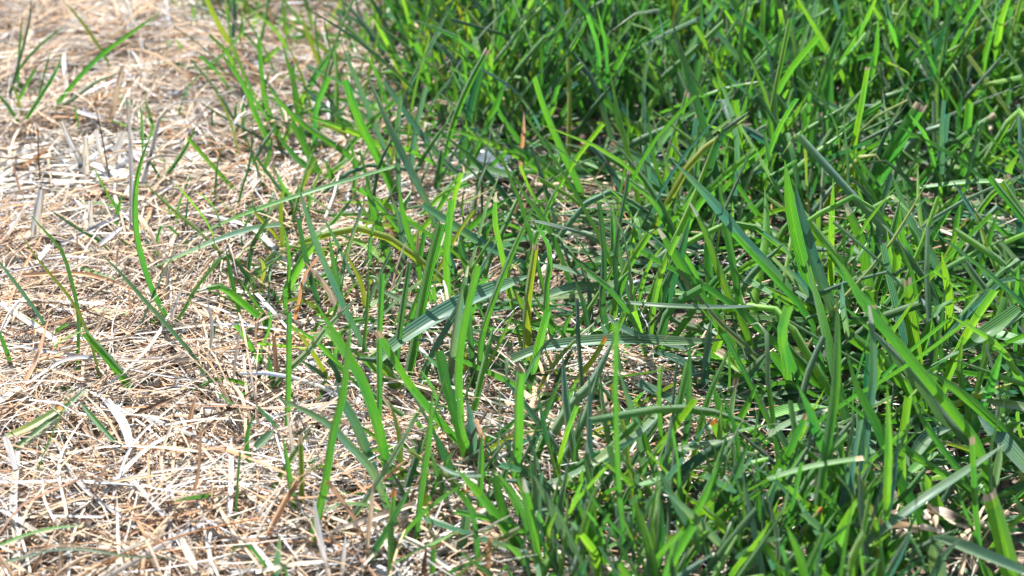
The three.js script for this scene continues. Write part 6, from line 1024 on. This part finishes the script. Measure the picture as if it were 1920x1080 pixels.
LEAVES.forEach(([toneAt, tipAt, lies, width, roll, p, label, shoot], n) => {
  const r = rng(9000 + n * 31), tone = Object.keys(TONE)[toneAt], tip = 'pcbow'[tipAt], flat = !!lies, dry = DRY.has(tone), scrap = /twisted|folded pinkish/.test(label || '');
  const world = []; for (let i = 0; i < p.length; i += 3) world.push(new THREE.Vector3(p[i] * MM, p[i + 1] * MM, p[i + 2] * MM));
  const opts = { width: width * MM * (scrap ? 1.15 : 1), flat, roll: THREE.MathUtils.degToRad(roll), twist: scrap ? 5 : (r() - 0.5) * (dry ? 1.6 : 0.9), fold: dry ? (scrap ? 1.1 : 0.3) + r() * 0.4 : (flat ? 0.2 : 0.35) + r() * 0.5, across: width > 1 ? 7 : 5, from: 0, r, v0: r() * 5 };
  if (label === 0) {
    lawnMass[n % 4].add(sweep(world, { ...opts, across: 5, segs: 10, to: 1, profile: PROFILE[tip], ragged: tip === 'p' ? 0 : 0.0005 }), vary(r, TONE[tone], 0.2));
    return;
  }
  if (!dry && !flat && p[0] < edgeX(p[2]) + 12) for (let q = 0; q < 4; q++) looseBlade(r, p[0] + (r() - 0.5) * 2, p[2] + (r() - 0.5) * 2, 7 + r() * 8, 0.5 + r() * 0.6, 0.25 + r() * 0.8, r() * 6.283, 0.3, pick(r, [['S', 4], ['O', 1.5], ['Y', 2], ['G', 1.5]]), n + q, 6);   // old sheaths round the crown
  const root = world[0].clone(), local = world.map(v => v.clone().sub(root));
  const len = new THREE.CatmullRomCurve3(local, false, 'centripetal').getLength();
  const withTip = !dry && 'bow'.includes(tip), cut = withTip ? 1 - Math.min(0.3, (tip === 'w' ? 0.0016 + r() * 0.002 : 0.0006 + r() * 0.0012) / len * (shoot === 'left' ? 3 : 1)) : 1;
  const prof = PROFILE[dry ? (tip === 'c' ? 'd' : 'p') : tip], segs = scrap ? 26 : Math.max(8, Math.min(22, Math.round(len / 0.0035)));
  const mat = leafMat(tone, Math.floor(r() * 4));
  const blade = new THREE.Mesh(sweep(local, { ...opts, segs, to: cut, profile: prof, ragged: tip === 'p' || withTip ? 0 : 0.0006 }), mat);
  let thing = blade;
  if (withTip) {
    const end = new THREE.Mesh(sweep(local, { ...opts, segs: 3, from: cut, to: 1, profile: t => prof(t) * 1.01, ragged: 0.0008 }), tipMats[tip]);
    end.name = 'dried_tip';
    thing = new THREE.Group(); blade.name = 'leaf_body'; thing.add(blade, end);
  }
  if (shoot) {
    if (!shoots[shoot]) { const s = shoots[shoot] = new THREE.Group(); s.name = numbered('grass_shoot'); s.position.copy(root); s.userData = { kind: 'thing', label, category: 'grass shoot' }; put(s); }
    const s = shoots[shoot]; thing.position.copy(root).sub(s.position); thing.name = 'leaf'; put(thing); s.add(thing); return;
  }
  thing.name = numbered(dry ? 'dry_straw' : 'grass_leaf'); thing.position.copy(root);
  thing.userData = { kind: 'thing', label, category: dry ? 'straw' : 'grass blade', group: dry ? GROUP_DRY : GROUP_GREEN };
  put(thing);
});
{
  const top = new THREE.Group(); top.name = 'lawn_grass'; top.userData = { kind: 'stuff', label: 'thick green lawn grass between the single blades', category: 'grass' };
  lawnMass.forEach((m, i) => top.add(m.mesh('grass_mass', leafMat('G', i, true))));
  put(top);
}

// ---------------------------------------------------------------- small things: white stones, orange dead scraps
function stone(x, y, z, s, seed, label) {
  const g = new THREE.IcosahedronGeometry(1, 3), p = g.attributes.position, v = new THREE.Vector3();
  for (let i = 0; i < p.count; i++) {
    v.fromBufferAttribute(p, i).normalize();
    const k = 1 + (noise(v.x * 1.9 + seed, v.y * 1.9 + v.z * 2.4) - 0.5) * 1.3 + (noise(v.x * 6 + seed, v.z * 6 - v.y * 5) - 0.5) * 0.5;
    p.setXYZ(i, v.x * k * s[0] * MM, v.y * k * s[1] * MM, v.z * k * s[2] * MM);
  }
  g.computeVertexNormals();
  const tex = dataTex(64, 64, (i, j) => { const q = 0.86 + 0.2 * (noise(i * 0.3 + seed, j * 0.3) - 0.5) - (noise(i * 0.12, j * 0.12 + seed) > 0.72 ? 0.16 : 0); return [q * 255, q * 255, q * 258].map(c => Math.min(255, c)); }, true);
  const o = new THREE.Mesh(g, new THREE.MeshPhysicalMaterial({ name: 'white_stone', map: tex, color: new THREE.Color().setRGB(0.85, 0.85, 0.87), roughness: 0.8 }));
  o.position.set(x * MM, y * MM, z * MM); o.name = numbered('pebble'); o.userData = { kind: 'thing', label, category: 'pebble', group: 'white pebbles under the grass' }; put(o);
}
stone(-7, 3.2, -61, [4.4, 3.2, 2.8], 3, 'largest white pebble showing between blades behind the centre');
stone(-2.8, 2.5, -56, [2.0, 1.7, 1.8], 8, 'smaller white pebble in front of the largest one');
stone(-1.5, 2.5, -66, [1.5, 1.7, 1.5], 14, 'white pebble right of the largest one, half hidden');

renderer.render(scene, camera);
